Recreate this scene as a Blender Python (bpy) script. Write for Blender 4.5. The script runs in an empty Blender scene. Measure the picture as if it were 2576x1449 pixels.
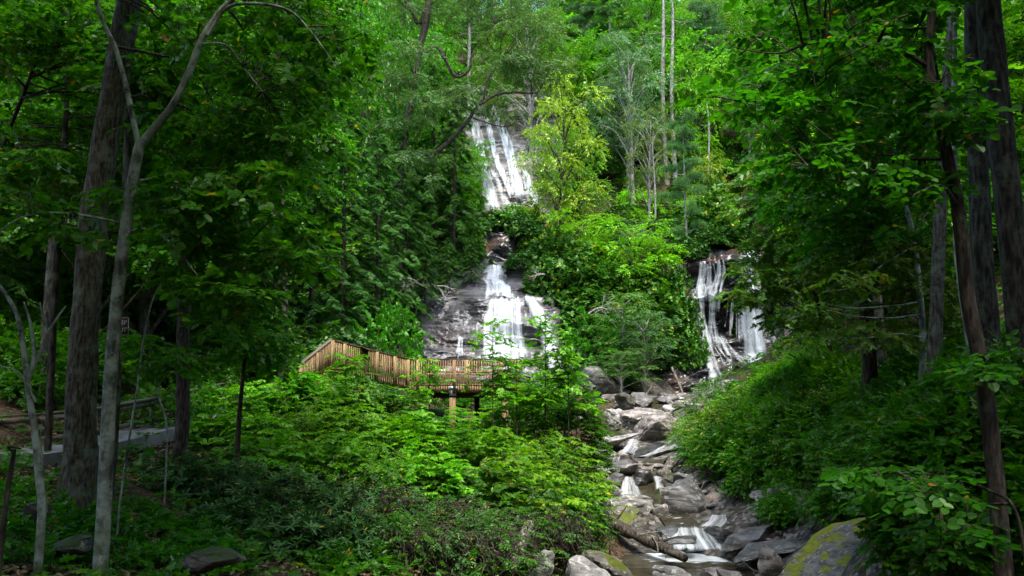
import bpy, math, random
import numpy as np
from math import radians, sin, cos, pi

SC = bpy.context.scene
COL = SC.collection
rng = np.random.default_rng(7)
random.seed(7)

# ------------------------------------------------------------------ camera
F = 2022.0
TH = radians(7.8)
def P(px, py, Y):
    u = (px - 1288) / F; w = (724.5 - py) / F
    t = Y / (cos(TH) - w * sin(TH))
    return np.array([u * t, Y, (sin(TH) + w * cos(TH)) * t])
def Pv(px, py, Y):
    u = (px - 1288) / F; w = (724.5 - py) / F
    t = Y / (cos(TH) - w * sin(TH))
    return np.stack([u * t, Y + 0 * t, (sin(TH) + w * cos(TH)) * t], -1)
def proj(p):
    x, y, z = p
    d = y * cos(TH) + z * sin(TH)
    h = -y * sin(TH) + z * cos(TH)
    return 1288 + F * x / d, 724.5 - F * h / d

cam = bpy.data.objects.new('camera', bpy.data.cameras.new('camera'))
COL.objects.link(cam); SC.camera = cam
cam.data.sensor_width = 36; cam.data.lens = F / 2576 * 36
cam.data.clip_start = 0.1; cam.data.clip_end = 2000
cam.rotation_euler = (radians(90) + TH, 0, 0)

# ------------------------------------------------------------------ noise
_R = np.random.default_rng(3)
_perm = _R.permutation(256); _val = _R.random(256) * 2 - 1
def vnoise(p):
    i = np.floor(p).astype(int); f = p - i; f = f * f * (3 - 2 * f)
    i &= 255
    r = 0
    for dx in (0, 1):
        wx = f[..., 0] if dx else 1 - f[..., 0]
        a = _perm[(i[..., 0] + dx) & 255]
        for dy in (0, 1):
            wy = f[..., 1] if dy else 1 - f[..., 1]
            b = _perm[(a + i[..., 1] + dy) & 255]
            for dz in (0, 1):
                wz = f[..., 2] if dz else 1 - f[..., 2]
                r = r + wx * wy * wz * _val[_perm[(b + i[..., 2] + dz) & 255]]
    return r
def fbm(p, o=4):
    s = 0; a = 1.0
    for k in range(o):
        s = s + a * vnoise(p + 17.3 * k); p = p * 2.03; a *= 0.5
    return s
def smooth(a, b, x):
    t = np.clip((x - a) / (b - a), 0, 1); return t * t * (3 - 2 * t)

# ------------------------------------------------------------------ mesh helpers
class MB:
    def __init__(s): s.V = []; s.Fs = []; s.n = 0
    def add(s, V, faces):
        V = np.asarray(V, float).reshape(-1, 3)
        if isinstance(faces, np.ndarray): faces = [faces]
        for f in faces:
            s.Fs.append(np.asarray(f, np.int64) + s.n)
        s.V.append(V); s.n += len(V); return s
    def mesh(s, name, mat, smooth_=False):
        me = bpy.data.meshes.new(name)
        V = np.concatenate(s.V).astype(np.float32)
        me.vertices.add(len(V)); me.vertices.foreach_set('co', V.ravel())
        tot = np.concatenate([np.full(len(f), f.shape[1]) for f in s.Fs]).astype(np.int32)
        idx = np.concatenate([f.ravel() for f in s.Fs]).astype(np.int32)
        st = np.concatenate([[0], np.cumsum(tot)[:-1]]).astype(np.int32)
        me.loops.add(len(idx)); me.loops.foreach_set('vertex_index', idx)
        me.polygons.add(len(tot)); me.polygons.foreach_set('loop_start', st)
        me.polygons.foreach_set('loop_total', tot)
        me.update(calc_edges=True)
        if smooth_: me.polygons.foreach_set('use_smooth', np.ones(len(tot), bool))
        me.materials.append(mat)
        return me
    def build(s, name, mat, parent=None, smooth_=False):
        o = bpy.data.objects.new(name, s.mesh(name, mat, smooth_))
        COL.objects.link(o)
        if parent: o.parent = parent
        return o

def tag(o, label=None, cat=None, group=None, kind=None):
    if label: o['label'] = label
    if cat: o['category'] = cat
    if group: o['group'] = group
    if kind: o['kind'] = kind
    return o
def thing(name, label, cat, loc=(0, 0, 0), group=None):
    o = bpy.data.objects.new(name, None); COL.objects.link(o)
    o.location = loc; o.empty_display_size = 0.2
    return tag(o, label, cat, group)

def crv(pts, n):
    """Catmull-Rom through pts (k,d), resampled to n rows."""
    pts = np.asarray(pts, float); k = len(pts)
    if k == 2: return pts[0] + (pts[1] - pts[0]) * np.linspace(0, 1, n)[:, None]
    t = np.linspace(0, k - 1, n); i = np.clip(t.astype(int), 0, k - 2); f = (t - i)[:, None]
    q = np.vstack([2 * pts[0] - pts[1], pts, 2 * pts[-1] - pts[-2]])
    a, b, c, d = q[i], q[i + 1], q[i + 2], q[i + 3]
    return 0.5 * (2 * b + (c - a) * f + (2 * a - 5 * b + 4 * c - d) * f ** 2 + (3 * b - a - 3 * c + d) * f ** 3)

def nrm(a): return a / (np.linalg.norm(a, axis=-1, keepdims=True) + 1e-9)
def tube(mb, pts, rad, sides=6, rough=0.0, cap=False):
    pts = np.asarray(pts, float); n = len(pts); rad = np.broadcast_to(rad, (n,)).astype(float)
    T = nrm(np.gradient(pts, axis=0))
    ref = np.array([0.31, 0.93, 0.17]) if abs(T[0][2]) > 0.5 else np.array([0.1, 0.05, 1])
    A = nrm(np.cross(T, ref)); B = np.cross(T, A)
    an = np.linspace(0, 2 * pi, sides, endpoint=False)
    rr = rad[:, None] * np.ones(sides)
    ring = pts[:, None] + rr[..., None] * (np.cos(an)[None, :, None] * A[:, None] + np.sin(an)[None, :, None] * B[:, None])
    if rough:
        nz = fbm(ring * np.array([5, 5, 1.3]), 3)
        ring = pts[:, None] + (ring - pts[:, None]) * (1 + rough * nz[..., None])
    V = ring.reshape(-1, 3)
    i = np.arange(n - 1)[:, None] * sides; j = np.arange(sides)[None]; j2 = (j + 1) % sides
    Fq = np.stack([i + j, i + j2, i + sides + j2, i + sides + j], -1).reshape(-1, 4)
    fs = [Fq]
    if cap:
        fs += [np.arange(sides)[None, ::-1], (np.arange(sides) + (n - 1) * sides)[None]]
    mb.add(V, fs)

def boxv(mb, c, s, rz=0.0, shear=None):
    x, y, z = np.array(s) / 2
    V = np.array([[a * x, b * y, d * z] for d in (-1, 1) for b in (-1, 1) for a in (-1, 1)], float)
    R = np.array([[cos(rz), -sin(rz), 0], [sin(rz), cos(rz), 0], [0, 0, 1]])
    V = V @ R.T + np.array(c)
    mb.add(V, np.array([[0, 2, 3, 1], [4, 5, 7, 6], [0, 1, 5, 4], [2, 6, 7, 3], [0, 4, 6, 2], [1, 3, 7, 5]]))
def beam(mb, a, b, w, h):
    """box of width w (horizontal) and height h from a to b"""
    a = np.array(a, float); b = np.array(b, float); d = nrm(b - a)
    if abs(d[2]) > 0.98: s = np.array([1.0, 0, 0])
    else: s = nrm(np.cross(d, [0, 0, 1.0]))
    u = np.cross(s, d)
    V = [p + sx * s * w / 2 + su * u * h / 2 for p in (a, b) for su in (-1, 1) for sx in (-1, 1)]
    mb.add(V, np.array([[0, 2, 3, 1], [4, 5, 7, 6], [0, 1, 5, 4], [2, 6, 7, 3], [0, 4, 6, 2], [1, 3, 7, 5]]))

# ------------------------------------------------------------------ materials
def newmat(name):
    m = bpy.data.materials.new(name); m.use_nodes = True
    nt = m.node_tree; nt.nodes.clear()
    out = nt.nodes.new('ShaderNodeOutputMaterial')
    def N(t, **k):
        n = nt.nodes.new('ShaderNode' + t)
        for a, b in k.items():
            if a in n.inputs.keys() if isinstance(a, str) and a[0].isupper() else False: n.inputs[a].default_value = b
            else: setattr(n, a, b)
        return n
    L = lambda a, b: nt.links.new(a, b)
    return m, nt, out, N, L
def ramp(N, stops, interp='LINEAR'):
    r = N('ValToRGB'); cr = r.color_ramp; cr.interpolation = interp
    while len(cr.elements) < len(stops): cr.elements.new(0.5)
    for e, (p, c) in zip(cr.elements, stops):
        e.position = p; e.color = (*c, 1) if len(c) == 3 else c
    return r

def leaf_mat(name, a, b, trans=0.4, yel=0.0, gloss=0.08, ycol=(0.45, 0.33, 0.03), rough=0.38, tcol=1.0):
    m, nt, out, N, L = newmat(name)
    g = N('NewGeometry')
    c = tuple((np.array(a) + np.array(b)) / 2)
    dark = tuple(np.array(a) * 0.72)
    st = [(0.0, dark), (0.35, a), (0.8, c), (0.994 - yel, b)]
    if yel: st += [(0.998 - yel, ycol), (1.0, (0.35, 0.12, 0.02))]
    r = ramp(N, st)
    L(g.outputs['Random Per Island'], r.inputs[0])
    oi = N('ObjectInfo')
    mu = N('Mix', data_type='RGBA', blend_type='MULTIPLY'); mu.inputs[0].default_value = 1
    L(r.outputs[0], mu.inputs[6]); L(oi.outputs['Color'], mu.inputs[7])
    tc = N('TexCoord'); nz = N('TexNoise'); nz.inputs['Scale'].default_value = 0.55; nz.inputs['Detail'].default_value = 2
    L(tc.outputs['Object'], nz.inputs['Vector'])
    hv = N('HueSaturation')
    mr = N('MapRange'); mr.inputs[1].default_value = 0.3; mr.inputs[2].default_value = 0.7
    mr.inputs[3].default_value = 0.7; mr.inputs[4].default_value = 1.3
    L(nz.outputs[0], mr.inputs[0]); L(mr.outputs[0], hv.inputs['Value'])
    L(mu.outputs[2], hv.inputs['Color'])
    d = N('BsdfDiffuse'); t = N('BsdfTranslucent'); gl = N('BsdfGlossy')
    gl.inputs['Roughness'].default_value = rough; gl.inputs['Color'].default_value = (0.7, 0.9, 0.6, 1)
    L(hv.outputs[0], d.inputs['Color'])
    ty = N('Mix', data_type='RGBA', blend_type='MULTIPLY'); ty.inputs[0].default_value = 1
    ty.inputs[7].default_value = (1.5 * tcol, 1.7 * tcol, 0.6 * tcol, 1)
    L(hv.outputs[0], ty.inputs[6]); L(ty.outputs[2], t.inputs['Color'])
    mx = N('MixShader'); mx.inputs[0].default_value = trans
    L(d.outputs[0], mx.inputs[1]); L(t.outputs[0], mx.inputs[2])
    fr = N('LayerWeight'); fr.inputs[0].default_value = 0.25
    ma = N('Math', operation='MULTIPLY_ADD'); ma.inputs[1].default_value = gloss * 2; ma.inputs[2].default_value = gloss * 0.5
    L(fr.outputs['Fresnel'], ma.inputs[0])
    m2 = N('MixShader'); L(ma.outputs[0], m2.inputs[0]); L(mx.outputs[0], m2.inputs[1]); L(gl.outputs[0], m2.inputs[2])
    L(m2.outputs[0], out.inputs[0])
    return m

def bark_mat(name, a, b, lich=(0.3, 0.36, 0.28), lamt=0.4, moss_h=0.0, vs=1.0, moss=(0.05, 0.09, 0.01), top=False):
    m, nt, out, N, L = newmat(name)
    tc = N('TexCoord'); mp = N('Mapping'); mp.inputs['Scale'].default_value = (11 * vs, 11 * vs, 2.4 * vs)
    L(tc.outputs['Object'], mp.inputs['Vector'])
    n1 = N('TexNoise'); n1.inputs['Scale'].default_value = 1.6; n1.inputs['Detail'].default_value = 6
    L(mp.outputs[0], n1.inputs['Vector'])
    r = ramp(N, [(0.36, tuple(np.array(a) * 0.35)), (0.49, a), (0.64, b)]); L(n1.outputs[0], r.inputs[0])
    n2 = N('TexNoise'); n2.inputs['Scale'].default_value = 3.5; n2.inputs['Detail'].default_value = 7; n2.inputs['Roughness'].default_value = 0.7
    L(tc.outputs['Object'], n2.inputs['Vector'])
    r2 = ramp(N, [(0.55 - 0.12 * lamt, (0, 0, 0)), (0.66 - 0.1 * lamt, (1, 1, 1))]); L(n2.outputs[0], r2.inputs[0])
    f = N('Math', operation='MULTIPLY'); f.inputs[1].default_value = lamt; L(r2.outputs[0], f.inputs[0])
    mx = N('Mix', data_type='RGBA'); L(f.outputs[0], mx.inputs[0]); L(r.outputs[0], mx.inputs[6]); mx.inputs[7].default_value = (*lich, 1)
    last = mx.outputs[2]
    if moss_h > 0 or top:
        n3 = N('TexNoise'); n3.inputs['Scale'].default_value = 2.2; n3.inputs['Detail'].default_value = 5
        L(tc.outputs['Object'], n3.inputs['Vector'])
        if top:
            ge = N('NewGeometry'); sx = N('SeparateXYZ'); L(ge.outputs['Normal'], sx.inputs[0])
            ad = N('Math', operation='MULTIPLY_ADD'); L(n3.outputs[0], ad.inputs[0]); ad.inputs[1].default_value = 2.2
            L(sx.outputs[2], ad.inputs[2])
            r3 = ramp(N, [(0.55, (0, 0, 0)), (0.75, (1, 1, 1))])
            sc = N('Math', operation='MULTIPLY'); sc.inputs[1].default_value = 0.4; L(ad.outputs[0], sc.inputs[0]); L(sc.outputs[0], r3.inputs[0])
        else:
            sx = N('SeparateXYZ'); L(tc.outputs['Object'], sx.inputs[0])
            ad = N('Math', operation='MULTIPLY_ADD'); L(n3.outputs[0], ad.inputs[0]); ad.inputs[1].default_value = -1.6 * moss_h
            L(sx.outputs[2], ad.inputs[2])
            r3 = ramp(N, [(0.0, (1, 1, 1)), (0.35, (0, 0, 0))])
            mr = N('Math', operation='MULTIPLY_ADD'); mr.inputs[1].default_value = 1 / moss_h; mr.inputs[2].default_value = 0.5
            L(ad.outputs[0], mr.inputs[0]); L(mr.outputs[0], r3.inputs[0])
        m3 = N('Mix', data_type='RGBA'); L(r3.outputs[0], m3.inputs[0]); L(last, m3.inputs[6]); m3.inputs[7].default_value = (*moss, 1)
        last = m3.outputs[2]
    oi = N('ObjectInfo'); mu = N('Mix', data_type='RGBA', blend_type='MULTIPLY'); mu.inputs[0].default_value = 1
    L(last, mu.inputs[6]); L(oi.outputs['Color'], mu.inputs[7])
    bs = N('BsdfPrincipled'); bs.inputs['Roughness'].default_value = 0.9
    bs.inputs['Specular IOR Level'].default_value = 0.2
    L(mu.outputs[2], bs.inputs['Base Color'])
    bp = N('Bump'); bp.inputs['Strength'].default_value = 0.9; bp.inputs['Distance'].default_value = 0.04
    L(n1.outputs[0], bp.inputs['Height']); L(bp.outputs[0], bs.inputs['Normal'])
    L(bs.outputs[0], out.inputs[0])
    return m

def rock_mat(name, a, b, rough=0.75, lich=(0.5, 0.5, 0.46), lamt=0.5, moss=None, mth=0.75, spec=0.3, strata=(1, 1, 4), scale=1.0, leaves=0.0, rust=0.0):
    m, nt, out, N, L = newmat(name)
    tc = N('TexCoord'); mp = N('Mapping'); mp.inputs['Scale'].default_value = strata
    mp.inputs['Rotation'].default_value = (0.1, 0.25, 0)
    L(tc.outputs['Object'], mp.inputs['Vector'])
    n1 = N('TexNoise'); n1.inputs['Scale'].default_value = 1.3 * scale; n1.inputs['Detail'].default_value = 9; n1.inputs['Roughness'].default_value = 0.62
    L(mp.outputs[0], n1.inputs['Vector'])
    r = ramp(N, [(0.32, tuple(np.array(a) * 0.35)), (0.45, a), (0.62, b), (0.75, tuple(np.array(b) * 1.25))]); L(n1.outputs[0], r.inputs[0])
    last = r.outputs[0]
    n2 = N('TexNoise'); n2.inputs['Scale'].default_value = 5 * scale; n2.inputs['Detail'].default_value = 8; n2.inputs['Roughness'].default_value = 0.7
    L(tc.outputs['Object'], n2.inputs['Vector'])
    def mixin(fac, col):
        nonlocal last
        x = N('Mix', data_type='RGBA'); L(fac, x.inputs[0]); L(last, x.inputs[6]); x.inputs[7].default_value = (*col, 1); last = x.outputs[2]
    if rust:
        nr = N('TexNoise'); nr.inputs['Scale'].default_value = 0.5 * scale; nr.inputs['Detail'].default_value = 6
        L(tc.outputs['Object'], nr.inputs['Vector'])
        rr = ramp(N, [(0.5, (0, 0, 0)), (0.68, (rust,) * 3)]); L(nr.outputs[0], rr.inputs[0]); mixin(rr.outputs[0], (0.13, 0.055, 0.02))
    if lamt:
        r2 = ramp(N, [(0.6 - 0.12 * lamt, (0, 0, 0)), (0.66 - 0.12 * lamt, (0.85,) * 3)]); L(n2.outputs[0], r2.inputs[0]); mixin(r2.outputs[0], lich)
    ge = N('NewGeometry'); sx = N('SeparateXYZ'); L(ge.outputs['Normal'], sx.inputs[0])
    if moss:
        n3 = N('TexNoise'); n3.inputs['Scale'].default_value = 1.4 * scale; n3.inputs['Detail'].default_value = 7
        L(tc.outputs['Object'], n3.inputs['Vector'])
        ad = N('Math', operation='MULTIPLY_ADD'); L(sx.outputs[2], ad.inputs[0]); ad.inputs[1].default_value = 0.35; L(n3.outputs[0], ad.inputs[2])
        r3 = ramp(N, [(mth, (0, 0, 0)), (mth + 0.06, (1, 1, 1))]); L(ad.outputs[0], r3.inputs[0])
        mc = ramp(N, [(0.35, tuple(np.array(moss) * 0.45)), (0.7, moss)]); L(n2.outputs[0], mc.inputs[0])
        x = N('Mix', data_type='RGBA'); L(r3.outputs[0], x.inputs[0]); L(last, x.inputs[6]); L(mc.outputs[0], x.inputs[7]); last = x.outputs[2]
    if leaves:
        vo = N('TexVoronoi'); vo.inputs['Scale'].default_value = 9 * scale; L(tc.outputs['Object'], vo.inputs['Vector'])
        rl = ramp(N, [(0.0, (1, 1, 1)), (0.22 * leaves, (1, 1, 1)), (0.25 * leaves, (0, 0, 0))]); L(vo.outputs['Distance'], rl.inputs[0])
        mixin(rl.outputs[0], (0.22, 0.1, 0.035))
    bs = N('BsdfPrincipled'); bs.inputs['Specular IOR Level'].default_value = spec
    rg = ramp(N, [(0.35, (rough * 0.6,) * 3), (0.7, (rough,) * 3)]); L(n2.outputs[0], rg.inputs[0]); L(rg.outputs[0], bs.inputs['Roughness'])
    L(last, bs.inputs['Base Color'])
    bp = N('Bump'); bp.inputs['Strength'].default_value = 0.8; bp.inputs['Distance'].default_value = 0.09
    L(n1.outputs[0], bp.inputs['Height'])
    bp2 = N('Bump'); bp2.inputs['Strength'].default_value = 0.5; bp2.inputs['Distance'].default_value = 0.03
    L(n2.outputs[0], bp2.inputs['Height']); L(bp.outputs[0], bp2.inputs['Normal']); L(bp2.outputs[0], bs.inputs['Normal'])
    L(bs.outputs[0], out.inputs[0])
    return m

def wood_mat(name, a, b, axis=2):
    m, nt, out, N, L = newmat(name)
    tc = N('TexCoord'); mp = N('Mapping'); s = [9, 9, 9]; s[axis] = 1.2; mp.inputs['Scale'].default_value = s
    L(tc.outputs['Object'], mp.inputs['Vector'])
    n1 = N('TexNoise'); n1.inputs['Scale'].default_value = 2; n1.inputs['Detail'].default_value = 6; L(mp.outputs[0], n1.inputs['Vector'])
    n2 = N('TexNoise'); n2.inputs['Scale'].default_value = 0.7; L(tc.outputs['Object'], n2.inputs['Vector'])
    g = N('NewGeometry')
    ad = N('Math', operation='MULTIPLY_ADD'); L(g.outputs['Random Per Island'], ad.inputs[0]); ad.inputs[1].default_value = 0.22; L(n1.outputs[0], ad.inputs[2])
    r = ramp(N, [(0.38, tuple(np.array(a) * 0.55)), (0.55, a), (0.8, b)]); L(ad.outputs[0], r.inputs[0])
    bs = N('BsdfPrincipled'); bs.inputs['Roughness'].default_value = 0.8; bs.inputs['Specular IOR Level'].default_value = 0.25
    L(r.outputs[0], bs.inputs['Base Color'])
    bp = N('Bump'); bp.inputs['Strength'].default_value = 0.4; bp.inputs['Distance'].default_value = 0.01; L(n1.outputs[0], bp.inputs['Height']); L(bp.outputs[0], bs.inputs['Normal'])
    L(bs.outputs[0], out.inputs[0]); return m
def plain_mat(name, c, rough=0.7, metal=0.0, var=0.25, sc=6):
    m, nt, out, N, L = newmat(name)
    tc = N('TexCoord'); n1 = N('TexNoise'); n1.inputs['Scale'].default_value = sc; n1.inputs['Detail'].default_value = 5; L(tc.outputs['Object'], n1.inputs['Vector'])
    r = ramp(N, [(0.3, tuple(np.array(c) * (1 - var))), (0.7, tuple(np.minimum(np.array(c) * (1 + var), 1)))]); L(n1.outputs[0], r.inputs[0])
    bs = N('BsdfPrincipled'); bs.inputs['Roughness'].default_value = rough; bs.inputs['Metallic'].default_value = metal
    L(r.outputs[0], bs.inputs['Base Color']); L(bs.outputs[0], out.inputs[0]); return m

def fall_mat(name, dens, mx_=0.97, soft=0.7):
    """silky falling water: white strands, clear between them"""
    m, nt, out, N, L = newmat(name)
    uv = N('UVMap'); uv.uv_map = 'flow'
    mp = N('Mapping'); mp.inputs['Scale'].default_value = (3.0, 0.13, 1); L(uv.outputs[0], mp.inputs['Vector'])
    n1 = N('TexNoise'); n1.inputs['Scale'].default_value = 1.0; n1.inputs['Detail'].default_value = 4; n1.inputs['Roughness'].default_value = 0.5
    L(mp.outputs[0], n1.inputs['Vector'])
    n2 = N('TexNoise'); n2.inputs['Scale'].default_value = 0.7; n2.inputs['Detail'].default_value = 3; L(uv.outputs[0], n2.inputs['Vector'])
    at = N('Attribute'); at.attribute_name = 'edge'
    a1 = N('Math', operation='MULTIPLY_ADD'); n1c = N('MapRange', clamp=False); n1c.inputs[1].default_value = 0.3; n1c.inputs[2].default_value = 0.7; n1c.inputs[3].default_value = 0.25; n1c.inputs[4].default_value = 0.85; L(n1.outputs[0], n1c.inputs[0])
    L(n2.outputs[0], a1.inputs[0]); a1.inputs[1].default_value = 0.5; L(n1c.outputs[0], a1.inputs[2])
    a2 = N('Math', operation='MULTIPLY_ADD'); L(at.outputs['Fac'], a2.inputs[0]); a2.inputs[1].default_value = 0.55; L(a1.outputs[0], a2.inputs[2])
    mr = N('MapRange', interpolation_type='SMOOTHSTEP'); mr.inputs[1].default_value = 1.22 - 0.24 * dens; mr.inputs[2].default_value = 1.8 - 0.24 * dens
    mr.inputs[3].default_value = 0; mr.inputs[4].default_value = mx_
    L(a2.outputs[0], mr.inputs[0])
    e2 = N('MapRange'); e2.inputs[1].default_value = 0; e2.inputs[2].default_value = soft; L(at.outputs['Fac'], e2.inputs[0])
    al = N('Math', operation='MULTIPLY'); L(mr.outputs[0], al.inputs[0]); L(e2.outputs[0], al.inputs[1])
    d = N('BsdfDiffuse'); d.inputs['Color'].default_value = (0.86, 0.92, 0.96, 1)
    t2 = N('BsdfTranslucent'); t2.inputs['Color'].default_value = (0.86, 0.92, 0.96, 1)
    dm = N('MixShader'); dm.inputs[0].default_value = 0.35; L(d.outputs[0], dm.inputs[1]); L(t2.outputs[0], dm.inputs[2])
    tr = N('BsdfTransparent'); mx = N('MixShader'); L(al.outputs[0], mx.inputs[0]); L(tr.outputs[0], mx.inputs[1]); L(dm.outputs[0], mx.inputs[2])
    L(mx.outputs[0], out.inputs[0]); return m

def pool_mat():
    m, nt, out, N, L = newmat('pool water')
    tc = N('TexCoord'); mp = N('Mapping'); mp.inputs['Scale'].default_value = (1, 2.2, 1); L(tc.outputs['Object'], mp.inputs['Vector'])
    n1 = N('TexNoise'); n1.inputs['Scale'].default_value = 1.6; n1.inputs['Detail'].default_value = 4; L(mp.outputs[0], n1.inputs['Vector'])
    at = N('Attribute'); at.attribute_name = 'edge'
    c = ramp(N, [(0.3, (0.02, 0.019, 0.011)), (0.7, (0.05, 0.043, 0.024))]); L(n1.outputs[0], c.inputs[0])
    # foam where the cascade lands
    n2 = N('TexNoise'); n2.inputs['Scale'].default_value = 2.4; n2.inputs['Detail'].default_value = 6; L(mp.outputs[0], n2.inputs['Vector'])
    ad = N('Math', operation='ADD'); L(n2.outputs[0], ad.inputs[0]); L(at.outputs['Fac'], ad.inputs[1])
    fr = ramp(N, [(0.75, (0, 0, 0)), (1.0, (1, 1, 1))]); L(ad.outputs[0], fr.inputs[0])
    x = N('Mix', data_type='RGBA'); L(fr.outputs[0], x.inputs[0]); L(c.outputs[0], x.inputs[6]); x.inputs[7].default_value = (0.8, 0.87, 0.9, 1)
    bs = N('BsdfPrincipled'); L(x.outputs[2], bs.inputs['Base Color']); bs.inputs['Roughness'].default_value = 0.12
    bs.inputs['IOR'].default_value = 1.33
    bp = N('Bump'); bp.inputs['Strength'].default_value = 0.35; bp.inputs['Distance'].default_value = 0.05; L(n1.outputs[0], bp.inputs['Height']); L(bp.outputs[0], bs.inputs['Normal'])
    L(bs.outputs[0], out.inputs[0]); return m

def ground_mat():
    m, nt, out, N, L = newmat('forest floor')
    tc = N('TexCoord')
    n1 = N('TexNoise'); n1.inputs['Scale'].default_value = 2.2; n1.inputs['Detail'].default_value = 10; n1.inputs['Roughness'].default_value = 0.7; L(tc.outputs['Object'], n1.inputs['Vector'])
    vo = N('TexVoronoi'); vo.inputs['Scale'].default_value = 9; L(tc.outputs['Object'], vo.inputs['Vector'])
    c1 = ramp(N, [(0.0, (0.02, 0.014, 0.009)), (0.5, (0.055, 0.036, 0.022)), (1.0, (0.13, 0.085, 0.055))])
    sp = N('SeparateColor'); L(vo.outputs['Color'], sp.inputs[0]); L(sp.outputs[0], c1.inputs[0])
    n2 = N('TexNoise'); n2.inputs['Scale'].default_value = 0.35; n2.inputs['Detail'].default_value = 8; n2.inputs['Roughness'].default_value = 0.65; L(tc.outputs['Object'], n2.inputs['Vector'])
    r = ramp(N, [(0.47, (0, 0, 0)), (0.56, (1, 1, 1))]); L(n2.outputs[0], r.inputs[0])
    gc = ramp(N, [(0.3, (0.008, 0.018, 0.005)), (0.7, (0.028, 0.042, 0.01))]); L(n1.outputs[0], gc.inputs[0])
    x = N('Mix', data_type='RGBA'); L(r.outputs[0], x.inputs[0]); L(c1.outputs[0], x.inputs[6]); L(gc.outputs[0], x.inputs[7])
    bs = N('BsdfPrincipled'); bs.inputs['Roughness'].default_value = 0.95; bs.inputs['Specular IOR Level'].default_value = 0.1
    at = N('Attribute'); at.attribute_name = 'gravel'
    ga = N('Math', operation='MULTIPLY_ADD'); L(n1.outputs[0], ga.inputs[0]); ga.inputs[1].default_value = .6; L(at.outputs['Fac'], ga.inputs[2])
    gr = ramp(N, [(0.55, (0, 0, 0)), (0.85, (1, 1, 1))]); L(ga.outputs[0], gr.inputs[0])
    v2 = N('TexVoronoi'); v2.inputs['Scale'].default_value = 7; L(tc.outputs['Object'], v2.inputs['Vector'])
    s2 = N('SeparateColor'); L(v2.outputs['Color'], s2.inputs[0]); gcol = ramp(N, [(0.0, (0.03, 0.028, 0.024)), (0.6, (0.09, 0.083, 0.072)), (1.0, (0.2, 0.19, 0.17))]); L(s2.outputs[0], gcol.inputs[0])
    x2 = N('Mix', data_type='RGBA'); L(gr.outputs[0], x2.inputs[0]); L(x.outputs[2], x2.inputs[6]); L(gcol.outputs[0], x2.inputs[7]); x = x2
    L(x.outputs[2], bs.inputs['Base Color'])
    bp = N('Bump'); bp.inputs['Strength'].default_value = 1.0; bp.inputs['Distance'].default_value = 0.08; L(n1.outputs[0], bp.inputs['Height']); L(bp.outputs[0], bs.inputs['Normal'])
    L(bs.outputs[0], out.inputs[0]); return m

LM = dict(
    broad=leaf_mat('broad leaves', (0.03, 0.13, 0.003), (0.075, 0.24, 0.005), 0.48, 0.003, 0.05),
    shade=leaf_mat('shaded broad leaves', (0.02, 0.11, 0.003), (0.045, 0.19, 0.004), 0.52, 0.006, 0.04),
    lime=leaf_mat('lime leaves', (0.088, 0.275, 0.004), (0.175, 0.43, 0.006), 0.4, 0.004, 0.05),
    yel=leaf_mat('yellow green leaves', (0.14, 0.27, 0.012), (0.26, 0.38, 0.02), 0.45, 0.01),
    grey=leaf_mat('grey green leaves', (0.055, 0.125, 0.05), (0.13, 0.21, 0.095), 0.3, 0.01, 0.05),
    hem=leaf_mat('hemlock needles', (0.03, 0.1, 0.016), (0.07, 0.18, 0.025), 0.3, 0.0, 0.05),
    pine=leaf_mat('pine needles', (0.035, 0.1, 0.03), (0.08, 0.18, 0.06), 0.25, 0.0, 0.05),
    rhodo=leaf_mat('leathery leaves', (0.025, 0.085, 0.016), (0.06, 0.15, 0.03), 0.2, 0.012, 0.045, rough=0.4),
    autumn=leaf_mat('turning leaves', (0.07, 0.15, 0.01), (0.13, 0.22, 0.015), 0.45, 0.025, ycol=(0.4, 0.18, 0.02)),
)
BM = dict(
    oak=bark_mat('rough grey bark', (0.065, 0.06, 0.048), (0.13, 0.125, 0.1), (0.2, 0.24, 0.19), lamt=0.5, moss_h=1.2, vs=1.0),
    mott=bark_mat('mottled furrowed bark', (0.06, 0.053, 0.038), (0.125, 0.113, 0.085), (0.19, 0.23, 0.17), lamt=0.5, moss_h=1.5, vs=1.4),
    smooth=bark_mat('smooth lichened bark', (0.13, 0.145, 0.115), (0.2, 0.22, 0.18), (0.36, 0.42, 0.35), 0.85, moss_h=1.6, vs=0.6),
    oakd=bark_mat('dark furrowed bark', (0.035, 0.032, 0.026), (0.085, 0.078, 0.064), (0.13, 0.16, 0.12), lamt=0.4, moss_h=1.0, vs=.9),
    dark=bark_mat('dark bark', (0.04, 0.032, 0.025), (0.09, 0.07, 0.055), lamt=0.15),
    pale=bark_mat('pale bark', (0.24, 0.22, 0.2), (0.42, 0.4, 0.37), lamt=0.2),
    twig=bark_mat('twig bark', (0.05, 0.038, 0.026), (0.12, 0.095, 0.07), lamt=0.2),
    log=bark_mat('weathered log', (0.12, 0.1, 0.08), (0.28, 0.25, 0.21), lamt=0.3),
    wetlog=bark_mat('dark wet log', (0.045, 0.035, 0.028), (0.11, 0.09, 0.07), lamt=0.2),
)
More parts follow.
